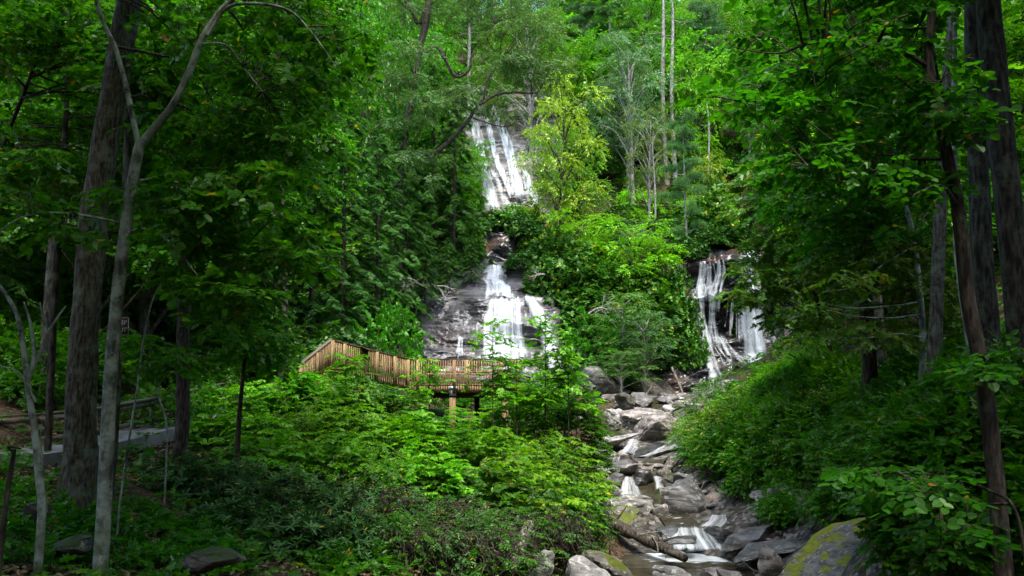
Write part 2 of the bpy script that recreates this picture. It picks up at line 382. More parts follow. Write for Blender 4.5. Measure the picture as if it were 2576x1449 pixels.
RM = dict(
    dry=rock_mat('dry lichened rock', (0.14, 0.135, 0.125), (0.32, 0.31, 0.29), 0.9, (0.5, 0.5, 0.44), 0.55),
    brown=rock_mat('brown gneiss', (0.125, 0.11, 0.098), (0.3, 0.27, 0.245), 0.85, (0.48, 0.46, 0.42), 0.35),
    wet=rock_mat('wet dark rock', (0.03, 0.03, 0.03), (0.085, 0.085, 0.085), 0.4, (0.3, 0.3, 0.28), 0.0, spec=0.7),
    damp=rock_mat('damp grey rock', (0.07, 0.068, 0.065), (0.17, 0.16, 0.15), 0.6, (0.34, 0.34, 0.3), 0.2, spec=0.5),
    moss=rock_mat('mossy rock', (0.09, 0.085, 0.07), (0.2, 0.19, 0.16), 0.85, (0.4, 0.42, 0.36), 0.3, moss=(0.11, 0.14, 0.012), mth=0.74),
    mossd=rock_mat('dark mossy rock', (0.06, 0.055, 0.045), (0.13, 0.12, 0.1), 0.9, (0.3, 0.32, 0.26), 0.25, moss=(0.03, 0.055, 0.007), mth=0.7),
    slab=rock_mat('moss covered slab', (0.1, 0.095, 0.085), (0.22, 0.21, 0.19), 0.85, (0.4, 0.42, 0.38), 0.35, moss=(0.26, 0.3, 0.012), mth=0.745, leaves=0.8, scale=1.8),
    leafy=rock_mat('leaf strewn rock', (0.1, 0.085, 0.07), (0.22, 0.19, 0.16), 0.8, (0.3, 0.3, 0.26), 0.1, moss=(0.08, 0.11, 0.012), mth=0.8, leaves=1.2),
    cliff=rock_mat('wet cliff rock', (0.045, 0.046, 0.05), (0.13, 0.132, 0.14), 0.46, (0.3, 0.3, 0.28), 0.05, spec=0.5, strata=(0.35, 0.35, 2.4), scale=0.7, rust=0.12),
    cliff2=rock_mat('red brown wet cliff rock', (0.022, 0.022, 0.022), (0.085, 0.083, 0.083), 0.36, (0.3, 0.3, 0.28), 0.0, spec=0.6, strata=(0.4, 0.4, 2.0), scale=0.7, rust=0.45),
    cliffup=rock_mat('upper cliff rock', (0.07, 0.068, 0.066), (0.22, 0.21, 0.2), 0.5, (0.3, 0.3, 0.28), 0.1, spec=0.5, strata=(0.35, 0.35, 2.2), scale=0.4, rust=0.6),
)
FALL = fall_mat('falling water', 0.85); FALLT = fall_mat('thin falling water', 0.55); FALLD = fall_mat('dense falling water', 1.25, .93, 1.0); FALLS = fall_mat('silky falling water', 1.45, .38, 1.0); FALLC = fall_mat('cascading water', 0.95, .8, .9)

# ------------------------------------------------------------------ terrain
CT = []
def c(x, y, z): CT.append((x, y, z))
def cp(px, py, Y): p = P(px, py, Y); CT.append(tuple(p))
# left bank with the footpath
for a in [(-5.7, 9, -2.1), (-8.1, 15, -2.25), (-12, 20, -1.75), (-11.5, 25, -1.45), (-11.5, 32, -0.55), (-10.5, 36, -0.2),
          (-16, 24, -0.3), (-22, 30, 4.0), (-16, 36, 1.2), (-30, 40, 10), (-20, 48, 7.0), (-12, 50, 3.5), (-10, 58, 4.0), (-40, 60, 20), (-60, 90, 42),
          (-25, 15, 3), (-40, 20, 12), (-30, 0, 4), (-14, 5, -1.6), (-14, -20, 0), (-40, -30, 12), (-9, 19, -2.0), (-7, 22, -2.6),
          (-4, 8, -2.9), (-5.5, 12, -2.8), (-2, 14, -3.5), (0, 18.5, -4.5), (-4, 18, -3.2), (-6, 26, -2.4), (-3, 24, -3.2), (0, 24, -4.0), (2, 24, -4.8),
          (0, 30, -3.2), (3.2, 30, -4.0), (-3, 37, -1.7), (1, 37, -2.2), (4, 36, -3.2), (-6, 33, -1.5), (5, 45, -1.5), (0, 50, 0.2), (3, 56, 0.3), (-4, 56, 1.2),
          # creek bed
          (6, 0, -5.6), (5.6, 12, -5.5), (5.5, 18, -5.5), (6.2, 22, -5.6), (6.4, 26, -5.3), (6.0, 29, -4.6), (5.4, 33, -4.2), (5.8, 36, -3.5), (7.3, 40, -2.9),
          (8.4, 44, -2.0), (9.2, 50, -0.9), (10, 56, 0), (14, 60, -0.8), (16, 64, -1.5), (22, 63, -0.5),
          # right bank
          (9, 27, -3.6), (8.4, 20, -4.0), (9.6, 17, -1.4), (11, 22, -0.3), (12.6, 28, -0.2), (11.5, 16, 0.8), (6.9, 10, -2.6), (10, 8, 0.2), (12.8, 34, 0.4), (11.5, 42, -0.6), (14, 50, 1.8),
          (16, 40, 3.0), (18, 25, 5.0), (25, 15, 10), (35, 40, 17), (24, 55, 8), (30, 65, 14), (50, 60, 30), (30, -10, 8), (16, 0, 3.5), (15, -30, 0), (45, 100, 40), (8, 3, -3.4), (60, 0, 28), (60, -60, 28), (-60, -60, 28)]: c(*a)
for x in (-60, -40, -22, -8, 0, 8, 17, 28, 45, 60):
    s = 0 if abs(x) < 30 else (abs(x) - 30) * 0.25
    for y, z in ((75, 9), (85, 17), (100, 32), (130, 58), (200, 100)):
        c(x, y, z + s + (1.5 if x > 10 and y < 90 else 0))
c(-2, 66, 2.8); c(17, 67, -0.5)
for a in ((1500, 850, 65.5), (1560, 740, 68.5), (1640, 680, 71), (1500, 620, 73.5), (1600, 540, 77), (1480, 720, 69.5)): cp(*a)
for a in ((2560, 1090, 12.5), (2440, 1120, 14), (2330, 1110, 17), (2576, 1330, 9.5)): cp(*a)
c(-150, 250, 120); c(150, 250, 120); c(0, 250, 118); c(-150, -60, 60); c(150, -60, 60)
C_ = np.array(CT)
def _rbf_fit():
    d = np.linalg.norm(C_[:, None, :2] - C_[None, :, :2], axis=-1)
    n = len(C_); A = np.zeros((n + 3, n + 3)); A[:n, :n] = d - np.eye(n) * 0.3
    A[:n, n] = 1; A[:n, n + 1:] = C_[:, :2]; A[n:, :n] = A[:n, n:].T
    return np.linalg.solve(A, np.concatenate([C_[:, 2], np.zeros(3)]))
W_ = _rbf_fit()
def gz(x, y):
    x = np.asarray(x, float); y = np.asarray(y, float); q = np.stack([x, y], -1).reshape(-1, 2)
    out = np.empty(len(q))
    for i in range(0, len(q), 20000):
        s = q[i:i + 20000]
        d = np.linalg.norm(s[:, None] - C_[None, :, :2], axis=-1)
        out[i:i + 20000] = d @ W_[:-3] + W_[-3] + s @ W_[-2:]
    r = out.reshape(x.shape); return r if r.shape else float(r)
def terrain():
    xs = np.concatenate([np.arange(-150, -30, 3), np.arange(-30, 30, 0.4), np.arange(30, 151, 3)])
    ys = np.concatenate([np.arange(-60, 4, 3), np.arange(4, 66, 0.4), np.arange(66, 150, 1.5), np.arange(150, 252, 5)])
    X, Y = np.meshgrid(xs, ys); Z = gz(X, Y)
    nz = fbm(np.stack([X * 0.5, Y * 0.5, X * 0 + 3], -1), 5)
    Z = Z + nz * 0.22
    V = np.stack([X, Y, Z], -1).reshape(-1, 3); nx = len(xs); ny = len(ys)
    i = np.arange(ny - 1)[:, None] * nx + np.arange(nx - 1)[None]
    Fq = np.stack([i, i + 1, i + nx + 1, i + nx], -1).reshape(-1, 4)
    o = MB().add(V, Fq).build('ground', ground_mat(), smooth_=True); tag(o, kind='structure')
    cx = np.interp(Y, [0, 20, 26, 29, 33, 36, 40, 44, 50, 56, 60], [5, 6, 6.3, 6.0, 5.4, 5.8, 7.3, 8.4, 9.2, 10, 12])
    g = np.exp(-((X - cx - .8) / 3.2) ** 4) * (Y < 64) * (Y > 5)
    at = o.data.attributes.new('gravel', 'FLOAT', 'POINT'); at.data.foreach_set('value', g.astype(np.float32).ravel())
terrain()

# ------------------------------------------------------------------ cliffs
def grid_faces(ny, nx):
    i = np.arange(ny - 1)[:, None] * nx + np.arange(nx - 1)[None]
    return np.stack([i, i + 1, i + nx + 1, i + nx], -1).reshape(-1, 4)
def strata(p, sc, amp, tilt=0.12, seed=0):
    w = fbm(p * 0.25 + seed, 3)
    h = (p[..., 2] + tilt * p[..., 0] + 0.9 * w) * sc
    fr = h - np.floor(h)
    blk = vnoise(np.stack([p[..., 0] * 0.5 + np.floor(h) * 3.1, np.floor(h) * 7.7, p[..., 0] * 0 + seed], -1))
    return amp * (fr ** 1.5) * (0.55 + 0.9 * blk) 
class Cliff:
    def __init__(s, x0, x1, y0, y1, rows, deps, bend=None, sc=0.8, amp=0.9, tilt=0.12, nA=1.6, seed=0, edge=(1, 1, 0, 1)):
        s.__dict__.update(locals())
    def base(s, px, py):
        if s.seed == 21: py = py - 0.0016 * np.minimum(px - 1850, 0) ** 2 - 0.0022 * np.maximum(px - 1900, 0) ** 2 + 7 * vnoise(np.stack([px * .02, px * 0, px * 0], -1)) + 4 * vnoise(np.stack([px * .07, px * 0, px * 0 + 5], -1))
        d = np.interp(py, s.rows, s.deps)
        if s.bend is not None: d = d + np.interp(px, *s.bend)
        return d
    def D(s, px, py, det=1.0):
        d = s.base(px, py); p = Pv(px, py, d)
        d = d + s.nA * fbm(p * 0.16 + s.seed, 3) 
        if det: d = d - det * strata(p, s.sc, s.amp, s.tilt, s.seed) + det * 0.22 * fbm(p * 1.3, 4) - det * 0.5 * strata(p, s.sc * 2.7, s.amp * 0.5, s.tilt, s.seed + 5)
        e = 0
        w = 45.0
        if s.edge[0]: e = np.maximum(e, 1 - (px - s.x0) / w)
        if s.edge[1]: e = np.maximum(e, 1 - (s.x1 - px) / w)
        if s.edge[3]: e = np.maximum(e, 1 - (py - s.y0) / 30.0)
        e = np.clip(e + 0.35 * vnoise(np.stack([px * 0.04, py * 0.04, px * 0], -1)) * (e > 0), 0, 1)
        return d + 9 * e * e
    def build(s, mat, nx, ny, lab):
        px, py = np.meshgrid(np.linspace(s.x0, s.x1, nx), np.linspace(s.y0, s.y1, ny))
        V = Pv(px, py, s.D(px, py)).reshape(-1, 3)
        o = MB().add(V, grid_faces(ny, nx)[:, ::-1]).build('cliff', mat, smooth_=True)
        o['label'] = lab; tag(o, kind='structure'); return o
CA = Cliff(1020, 1660, 640, 1040, [640, 668, 700, 735, 748, 800, 875, 885, 930, 1040], [75, 73, 69.5, 66.5, 64.2, 63, 61.2, 60.0, 58.8, 56.5],
           bend=([1020, 1200, 1400, 1480, 1660], [1.5, 0, 0, 1.5, 3.5]), sc=0.75, amp=0.8, seed=2)
CA.build(RM['cliff'], 330, 230, 'dark wet rock face under the wide lower fall')
CB = Cliff(1130, 1450, 215, 570, [215, 262, 300, 360, 430, 500, 570], [103, 100.5, 97.5, 94, 90, 86.5, 83],
           bend=([1130, 1230, 1330, 1450], [1, 0, 0, 1.5]), sc=0.55, amp=0.7, tilt=-0.1, nA=1.2, seed=9)
CB.build(RM['cliffup'], 180, 200, 'steep pale rock slide under the upper fall')
CC = Cliff(1590, 2100, 598, 1040, [598, 622, 652, 662, 700, 735, 745, 800, 870, 950, 1040], [73.5, 70, 68.3, 69.6, 69.0, 67.5, 68.9, 69.0, 67.2, 64.2, 61],
           bend=([1590, 1700, 1760, 1900, 2100], [-1.5, -1.8, 0, 0, -1]), sc=0.7, amp=1.1, seed=21, nA=1.3, tilt=-0.2)
CC.build(RM['cliff2'], 270, 240, 'overhanging dark rock wall behind the fall on the right')
CD = Cliff(1140, 1340, 520, 700, [520, 600, 655, 700], [83, 79.5, 77, 75], sc=0.3, amp=1.2, seed=33, nA=2.0)
CD.build(RM['cliff2'], 110, 100, 'dark upright rock columns between the upper and lower falls')

def ribbon(name, path, cl, mat, off=0.25, det=0.45, cols=14, rows=70, hang=None, foot=None, parent=None, edgepow=1.0):
    q = crv(path, rows); ts = np.linspace(-1, 1, cols)
    px = q[:, 0:1] + q[:, 2:3] * ts; py = np.repeat(q[:, 1:2], cols, 1)
    if hang is not None: Dp = np.interp(py, *hang) + 0.0
    else:
        Dp = cl.D(px, py, det) - off - 0.25 * (1 - ts ** 2)[None]
        # a falling sheet never turns back into the rock
        Dp = np.minimum.accumulate(Dp, axis=0) * 0.75 + Dp * 0.25
    V = Pv(px, py, Dp)
    mb = MB().add(V.reshape(-1, 3), grid_faces(rows, cols)[:, ::-1]); o = mb.build(name, mat, parent, smooth_=True)
    me = o.data
    dv = np.concatenate([[0], np.cumsum(np.linalg.norm(np.diff(V[:, cols // 2], axis=0), axis=-1))])
    U = V[..., 0] ; Vv = np.repeat(dv[:, None], cols, 1)
    uvl = me.uv_layers.new(name='flow'); idx = np.empty(len(me.loops), np.int32); me.loops.foreach_get('vertex_index', idx)
    uvl.data.foreach_set('uv', np.stack([U.ravel()[idx], Vv.ravel()[idx]], -1).astype(np.float32).ravel())
    e = (1 - np.abs(ts)[None] ** 2.0) * np.minimum(1, np.linspace(0, 1, rows) * 14)[:, None] * np.minimum(1, (1 - np.linspace(0, 1, rows)) * 10)[:, None]
    at = me.attributes.new('edge', 'FLOAT', 'POINT'); at.data.foreach_set('value', (e ** edgepow).astype(np.float32).ravel())
    return o
def fall(label, sheets):
    r = thing('waterfall', label, 'waterfall', (0, 0, 0)); r['kind'] = 'structure'
    for s in sheets:
        kw = s[3] if len(s) > 3 else {}
        ribbon('water_sheet', s[0], s[1], s[2], parent=r, **kw)
    return r
_vs = []
def strands(n, path, spread, w, cl, mat, **kw):
    soft = kw.pop('soft', True); lst = kw.pop('out', _vs)
    path = np.array(path, float)
    for k in range(int(n * 1.6)):
        o_ = rng.normal() * spread; q = path.copy(); q[:, 0] += o_ * np.linspace(.7, 1.25, len(q)) + rng.normal(size=len(q)) * 1.6
        q[0, 1] += rng.uniform(-4, 5); q[-1, 1] += rng.uniform(-30, 12); ww = 1.75 * w * rng.uniform(.5, 1.4) * np.linspace(.7, 1.5, len(q)); mat = FALLS
        lst.append(([(a, b, c_) for (a, b), c_ in zip(q, ww)], cl, mat, dict(cols=9, off=.3 + .03 * k, **kw)))
_va = []; _vb = []
strands(9, [(1236, 262), (1250, 292), (1268, 330), (1280, 370), (1292, 420), (1305, 470), (1312, 512)], 7, 3.6, CB, FALL, out=_vb, soft=False)
strands(4, [(1180, 250), (1190, 290), (1205, 340), (1215, 390), (1225, 440), (1238, 500), (1244, 545)], 7, 3.6, CB, FALL, out=_vb, soft=False)
strands(3, [(1222, 285), (1236, 330), (1246, 380), (1262, 430), (1280, 470), (1295, 505)], 6, 2.9, CB, FALL, out=_vb, soft=False)
strands(5, [(1316, 425), (1330, 450), (1340, 480), (1350, 515)], 9, 3.6, CB, FALL, out=_vb, soft=False)
strands(4, [(1215, 420), (1232, 450), (1246, 490), (1255, 545)], 10, 4.3, CB, FALL, out=_vb, soft=False)
strands(26, [(1266, 746), (1260, 775), (1256, 830), (1262, 880), (1264, 915), (1266, 965)], 18, 6, CA, FALL, out=_va, soft=False)
strands(9, [(1300, 744), (1300, 790), (1304, 850), (1312, 920)], 7, 3, CA, FALLT, out=_va, soft=False)
strands(9, [(1248, 668), (1246, 684), (1240, 700)], 13, 6, CA, FALL, out=_va, soft=False)
strands(10, [(1246, 702), (1262, 718), (1268, 735), (1272, 750)], 16, 6, CA, FALL, out=_va, soft=False)
strands(10, [(1322, 738), (1338, 762), (1352, 785), (1368, 820), (1380, 860), (1388, 905), (1400, 950)], 8, 6, CA, FALL, out=_va, soft=False)
strands(5, [(1158, 845), (1156, 870), (1155, 908)], 5, 2.5, CA, FALLT, out=_va, soft=False)
fall('tall white waterfall sliding down the upper rock face', _vb + [
    ([(1236, 262, 6), (1250, 292, 8), (1268, 330, 11), (1280, 370, 16), (1292, 420, 17), (1305, 470, 20), (1312, 510, 22)], CB, FALLD),
    ([(1222, 285, 4), (1236, 330, 8), (1246, 380, 8), (1262, 430, 12), (1280, 470, 14), (1295, 500, 16)], CB, FALL),
    ([(1318, 425, 5), (1332, 450, 12), (1340, 480, 16), (1350, 515, 18)], CB, FALL),
])
fall('broad white lower waterfall in the middle behind the deck', _va + [
    ([(1242, 655, 5), (1243, 672, 6)], CA, FALL, dict(rows=20)),
    ([(1258, 668, 8), (1248, 684, 22), (1238, 698, 34)], CA, FALL, dict(rows=30)),
    ([(1245, 700, 12), (1262, 718, 26), (1270, 735, 34), (1272, 747, 38)], CA, FALL, dict(rows=30)),
    ([(1258, 744, 20), (1256, 775, 32), (1254, 830, 30), (1260, 880, 34), (1264, 915, 42), (1268, 960, 48)], CA, FALLD, dict(rows=100, cols=22, off=0.4)),
    ([(1240, 752, 12), (1236, 790, 16), (1234, 830, 14), (1240, 870, 18)], CA, FALLD),
])
H1 = ([640, 660, 720, 800, 950], [68.0, 67.2, 66.9, 66.6, 66.2])
strands(7, [(1774, 655), (1773, 690), (1768, 725), (1764, 760)], 11, 3.2, CC, FALL)
strands(5, [(1812, 650), (1812, 690), (1802, 735), (1794, 780)], 5, 3.4, CC, FALL)
strands(7, [(1790, 715), (1765, 735), (1757, 770), (1760, 810), (1772, 850), (1780, 890)], 12, 3.4, CC, FALL)
strands(5, [(1798, 745), (1795, 790), (1797, 830), (1808, 870)], 9, 3, CC, FALL)
strands(6, [(1750, 770), (1750, 800), (1762, 835), (1778, 880), (1792, 930), (1800, 975)], 6, 4, CC, FALLD)
strands(6, [(1805, 840), (1818, 872), (1835, 895), (1858, 915)], 10, 3.2, CC, FALL)
strands(7, [(1848, 735), (1848, 780), (1848, 850)], 14, 1.4, CC, FALL)
strands(12, [(1889, 618), (1889, 655), (1894, 720), (1896, 800), (1899, 880), (1905, 950)], 8, 5, CC, FALLD)
strands(6, [(1870, 680), (1866, 730), (1866, 800), (1868, 860)], 8, 3, CC, FALL)
fall('veil waterfall dropping over the overhanging ledge on the right', _vs + [
    ([(1776, 708, 16), (1762, 730, 24), (1760, 765, 26), (1766, 800, 20), (1775, 835, 20), (1785, 870, 24)], CC, FALLT, dict(off=0.6)),
    ([(1888, 620, 8), (1888, 650, 12), (1895, 720, 18), (1897, 800, 24), (1900, 880, 34), (1905, 960, 44)], CC, FALLT, dict(off=1.2)),
])

# ------------------------------------------------------------------ rocks
def rock_verts(seed, dims, cuts=9, noise=0.1, flat=0.0, sub=4):
    import bmesh
    bm = bmesh.new(); bmesh.ops.create_icosphere(bm, subdivisions=sub, radius=1.0)
    V = np.array([v.co[:] for v in bm.verts]); Fc = np.array([[v.index for v in f.verts] for f in bm.faces]); bm.free()
    r = np.random.default_rng(seed)
    for k in range(cuts):
        n = nrm(r.normal(size=3)); dd = r.uniform(0.4, 0.78)
        if k == 0: n = nrm(np.array([r.uniform(-.25, .25), r.uniform(-.35, .1), 1.0])); dd = r.uniform(0.5, 0.7)
        s = V @ n; over = s > dd
        V[over] -= ((s[over] - dd) * 0.93)[:, None] * n
    V *= 1 / np.abs(V).max(0)
    nn = fbm(V * 1.9 + seed * 1.37, 5)
    V *= (1 + noise * nn)[:, None]
    V = V * (np.array(dims) / 2)
    st = strata(V + seed * 3, 3.0, 0.06 * min(dims), 0.2, seed); V -= nrm(V) * st[:, None]
    return V, Fc
ROCKN = 0
def rock(x0, y0, x1, y1, Y, mat, label, tilt=0, cuts=15, noise=0.1, deep=0.8, name='boulder', cat='boulder', group=None, yaw=None):
    """a boulder that fills the photo rectangle x0..y1 at distance Y"""
    global ROCKN; ROCKN += 1
    ctr = P((x0 + x1) / 2, (y0 + y1) / 2, Y)
    w = (x1 - x0) / F * Y; h = (y1 - y0) / F * Y
    if Y > 24 and name == 'boulder': w *= 1.1; h *= 1.12
    t = -radians(tilt)
    if tilt:
        a = abs(math.tan(t)); L_ = w; hh = max(h - L_ * a * 0.8, 0.3 * h); w2 = w / cos(t) * 0.95; h = hh
    else: w2 = w
    V, Fc = rock_verts(ROCKN + 10, (w2 * 1.06, w * deep, h * 1.25), cuts, noise)
    R = np.array([[cos(t), 0, sin(t)], [0, 1, 0], [-sin(t), 0, cos(t)]]).T
    V = V @ R.T
    z = random.uniform(-0.25, 0.25) if yaw is None else yaw
    Rz = np.array([[cos(z), -sin(z), 0], [sin(z), cos(z), 0], [0, 0, 1]]); V = V @ Rz.T
    o = MB().add(V, Fc).build(name, RM[mat], smooth_=True); o.location = ctr
    try: o.data.set_sharp_from_angle(angle=radians(38))
    except Exception: pass
    return tag(o, label, cat, group)
for a in [
    (1639, 1224, 1774, 1332, 31, 'damp', 'big blocky boulder with pale lichened top and dark front in midstream'),
    (1506, 1250, 1645, 1288, 31.5, 'dry', 'long flat grey slab left of the big blocky boulder'),
    (1505, 1279, 1622, 1345, 29.5, 'moss', 'rounded moss covered boulder under the long flat slab'),
    (1452, 1372, 1590, 1470, 22, 'moss', 'pointed boulder with white lichen and yellow moss at the bottom'),
    (1400, 1412, 1540, 1490, 20.3, 'dry', 'pale rounded boulder at the bottom edge with white lichen'),
    (1632, 1424, 1735, 1480, 20.5, 'dry', 'low grey boulder at the bottom edge beside the pool'),
    (1745, 1419, 1830, 1470, 20.8, 'brown', 'smooth brown boulder rising from the pool at the bottom edge'),
    (1800, 1430, 1868, 1475, 20.2, 'brown', 'small smooth brown boulder leaning on its neighbour in the pool'),
    (1930, 1224, 2047, 1300, 27, 'dry', 'light grey angular boulder on the right bank'),
    (1770, 1243, 1922, 1296, 31, 'leafy', 'flat brown slab strewn with fallen leaves'),
    (1802, 1278, 1950, 1338, 28.5, 'wet', 'black wet ledge right of the small cascade', -14),
    (1832, 1316, 1975, 1388, 26, 'damp', 'long grey rounded rock sloping down to the pool', -18),
    (1850, 1352, 2020, 1408, 24.6, 'damp', 'long low grey rock at the right pool edge', -12),
    (1905, 1370, 1962, 1450, 21, 'brown', 'jagged weathered rock beside the mossy slab'),
    (1968, 1306, 2026, 1340, 26, 'dry', 'small grey rock wedged above the long rounded rock'),
    (2012, 1262, 2080, 1325, 25, 'mossd', 'mossy squat boulder right of the light grey boulder'),
    (1772, 1318, 1845, 1352, 27, 'wet', 'black wet rock splitting the small cascade', 14),
    (1900, 1284, 1950, 1326, 27, 'moss', 'lichen and moss spotted stone below the light grey boulder'),
    (1593, 1038, 1722, 1124, 43, 'brown', 'largest brown boulder in the upper creek', -12),
    (1556, 1020, 1695, 1086, 46, 'brown', 'broad tan boulder behind the largest brown boulder', -12),
    (1510, 1026, 1584, 1080, 46, 'dry', 'pale grey boulder at the left of the upper creek'),
    (1550, 996, 1604, 1032, 50, 'mossd', 'round grey boulder at the foot of the rock wall'),
    (1580, 990, 1648, 1026, 52, 'damp', 'dark boulder below the bushes at the foot of the rock wall'),
    (1470, 1086, 1602, 1142, 41, 'dry', 'long tilted layered slab left of the third cascade', -20),
    (1480, 1126, 1545, 1160, 39, 'brown', 'tan boulder at the left edge of the creek beside the vines'),
    (1538, 1142, 1602, 1180, 38, 'brown', 'brown cracked boulder below the tilted slab'),
    (1580, 1112, 1690, 1158, 41, 'wet', 'dark wet slab that the water runs over', -18),
    (1622, 1094, 1752, 1172, 40.5, 'dry', 'wide pale sloping slab right of the wet slab', -22),
    (1565, 1164, 1652, 1198, 36.5, 'brown', 'low brown rock above the twin cascades'),
    (1588, 1186, 1646, 1224, 35, 'wet', 'dark wet rock between the twin cascades'),
    (1527, 1190, 1577, 1230, 35, 'damp', 'grey rock left of the fan shaped cascade'),
    (1518, 1226, 1570, 1256, 32.5, 'dry', 'small grey stone under the fan shaped cascade'),
    (1668, 1198, 1708, 1234, 33.5, 'mossd', 'dark upright stone beside the pale fallen log'),
    (1727, 1155, 1773, 1198, 37, 'dry', 'whitish stone wedged between the fallen logs'),
    (1496, 1096, 1537, 1122, 42, 'dry', 'small pale stone at the left of the tilted slab'),
    (1690, 1012, 1742, 1042, 49, 'brown', 'tan stone near the right side of the upper creek'),
    (1645, 990, 1705, 1020, 52, 'damp', 'grey stone beside the driftwood at the wall foot'),
    (1366, 1318, 1416, 1372, 22.5, 'mossd', 'dark mossy rock hidden under the vines'),
    (1700, 1195, 1770, 1240, 33, 'damp', 'shadowed rock under the fallen logs'),
    (1770, 1205, 1850, 1250, 32, 'mossd', 'dark rock beneath the tangled roots'),
    (1825, 1195, 1905, 1250, 31.5, 'mossd', 'mossy rock right of the tangled roots'),
    (1455, 925, 1540, 1010, 56, 'damp', 'tall pale grey slab leaning at the foot of the cliff'),
    (1330, 1392, 1402, 1460, 20.8, 'dry', 'twisted grey rock at the bottom left of the pebble bank'),
    (1655, 1330, 1712, 1352, 27.4, 'wet', 'round wet stone with water parting around it'),
    (1668, 1352, 1760, 1378, 26.6, 'wet', 'flat wet ledge in the lowest cascade'),
    (60, 1262, 135, 1300, 13.2, 'mossd', 'flat mossy stone left of the thick trunk'),
    (450, 1372, 600, 1425, 13.2, 'mossd', 'wide mossy boulder in the left foreground'),
    (120, 1345, 225, 1400, 12.3, 'mossd', 'green moss mound below the thick trunk'),
]:
    rock(*a[:7], tilt=a[7] if len(a) > 7 else 0, deep=0.95)
# the big mossy slab, lower right
o = rock(1895, 1305, 2290, 1590, 18.5, 'slab', 'huge tilted slab with bright yellow green moss in the lower right', tilt=-30, cuts=6, noise=0.08, deep=0.9, name='rock_slab', cat='slab')
# creek stones
mats = ['dry', 'brown', 'damp', 'wet', 'mossd']
base_st = []
for k in range(6):
    V, Fc = rock_verts(200 + k, (1.1, 0.8, 0.5), 15, 0.09, sub=4)
    base_st.append([MB().add(V, Fc).mesh('stone', RM[m_], True) for m_ in mats])
CASC = [(1540, 1190, 1625, 1258), (1645, 1190, 1672, 1232), (1640, 1300, 1850, 1400), (1555, 1098, 1602, 1145), (1600, 1080, 1725, 1155), (1785, 1285, 1830, 1325), (1512, 1200, 1540, 1240)]
def in_casc(x, y):
    a, b = proj((x, y, gz(x, y) + .2)); return any(x0 - 8 < a < x1 + 8 and y0 - 4 < b < y1 + 12 for x0, y0, x1, y1 in CASC)
def stone(x, y, s, g, lab):
    mi = rng.integers(5) if y < 34 else [0, 1, 2, 2, 4][rng.integers(5)]
    o = bpy.data.objects.new('stone', base_st[rng.integers(6)][mi]); COL.objects.link(o)
    o.location = (x, y, gz(x, y) + s * 0.12); o.scale = (s, s * rng.uniform(.7, 1.1), s * rng.uniform(.7, 1.2)); o.rotation_euler = (0, 0, rng.uniform(0, 6.28))
    tag(o, lab, 'stone', g)
for k in range(85):
    px = rng.uniform(1400, 1720); py = rng.uniform(1372, 1440); Y = np.interp(py, [1372, 1440], [25.5, 20.5])
    p = P(px, py, Y); x = p[0]
    if px > 1640 and py > 1380: continue
    o = stone(x, Y, rng.uniform(.12, .42), 'stones on the pebble bank', 'small stone on the pebble bank left of the pool')
at0 = lambda px, Y: (px - 1288) / F * Y
cl_x = lambda y: np.interp(y, [26, 29, 33, 36, 40, 44, 50, 56, 60], [6.3, 6.0, 5.4, 5.8, 7.3, 8.4, 9.2, 10, 12])
for k in range(175):
    Y = rng.uniform(28, 60); x = cl_x(Y) + rng.normal() * 2.3 + .4
    if in_casc(x, Y): continue
    stone(x, Y, rng.uniform(.45, 1.0) * (1.5 if rng.random() < .2 else 1), 'loose stones in the creek', 'loose stone lying in the creek bed above the pool')

for k in range(70):
    px = rng.uniform(1700, 2100); py = rng.uniform(1235, 1400); Y = np.interp(py, [1235, 1400], [31, 23.5]) + rng.normal() * .6
    x = at0(px, Y)
    if (x < 7.6 and Y < 27.5) or in_casc(x, Y): continue
    stone(x, Y, rng.uniform(.25, .95), 'rocks on the right creek bank', 'grey rock among others on the right creek bank')
# ------------------------------------------------------------------ creek water
def sheet(name, path, mat, cols=12, rows=30, bulge=0.1, label=None):
    """path rows: (px, py, Y, halfwidth px)"""
    q = crv(path, rows); ts = np.linspace(-1, 1, cols)
    px = q[:, 0:1] + q[:, 3:4] * ts; py = np.repeat(q[:, 1:2], cols, 1) + 5 * (ts ** 2)[None]; Y = np.repeat(q[:, 2:3], cols, 1)
    V = Pv(px, py, Y); V[..., 2] += 0.05 * fbm(V * 2.5, 3)
    o = MB().add(V.reshape(-1, 3), grid_faces(rows, cols)[:, ::-1]).build(name, mat, smooth_=True); me = o.data
    dv = np.concatenate([[0], np.cumsum(np.linalg.norm(np.diff(V[:, cols // 2], axis=0), axis=-1))])
    uvl = me.uv_layers.new(name='flow'); idx = np.empty(len(me.loops), np.int32); me.loops.foreach_get('vertex_index', idx)
    U = np.repeat(ts[None] * 0.8, rows, 0) * q[:, 3:4].mean() * q[0, 2] / F; Vv = np.repeat(dv[:, None], cols, 1)
    uvl.data.foreach_set('uv', np.stack([U.ravel()[idx] * 2.0, Vv.ravel()[idx]], -1).astype(np.float32).ravel())
    e = (1 - np.abs(ts)[None] ** 3) * np.minimum(1, np.linspace(0, 1, rows) * 10)[:, None] * np.minimum(1, (1 - np.linspace(0, 1, rows)) * 8)[:, None]
    at = me.attributes.new('edge', 'FLOAT', 'POINT'); at.data.foreach_set('value', e.astype(np.float32).ravel())
    tag(o, label, None, None, 'structure'); return o
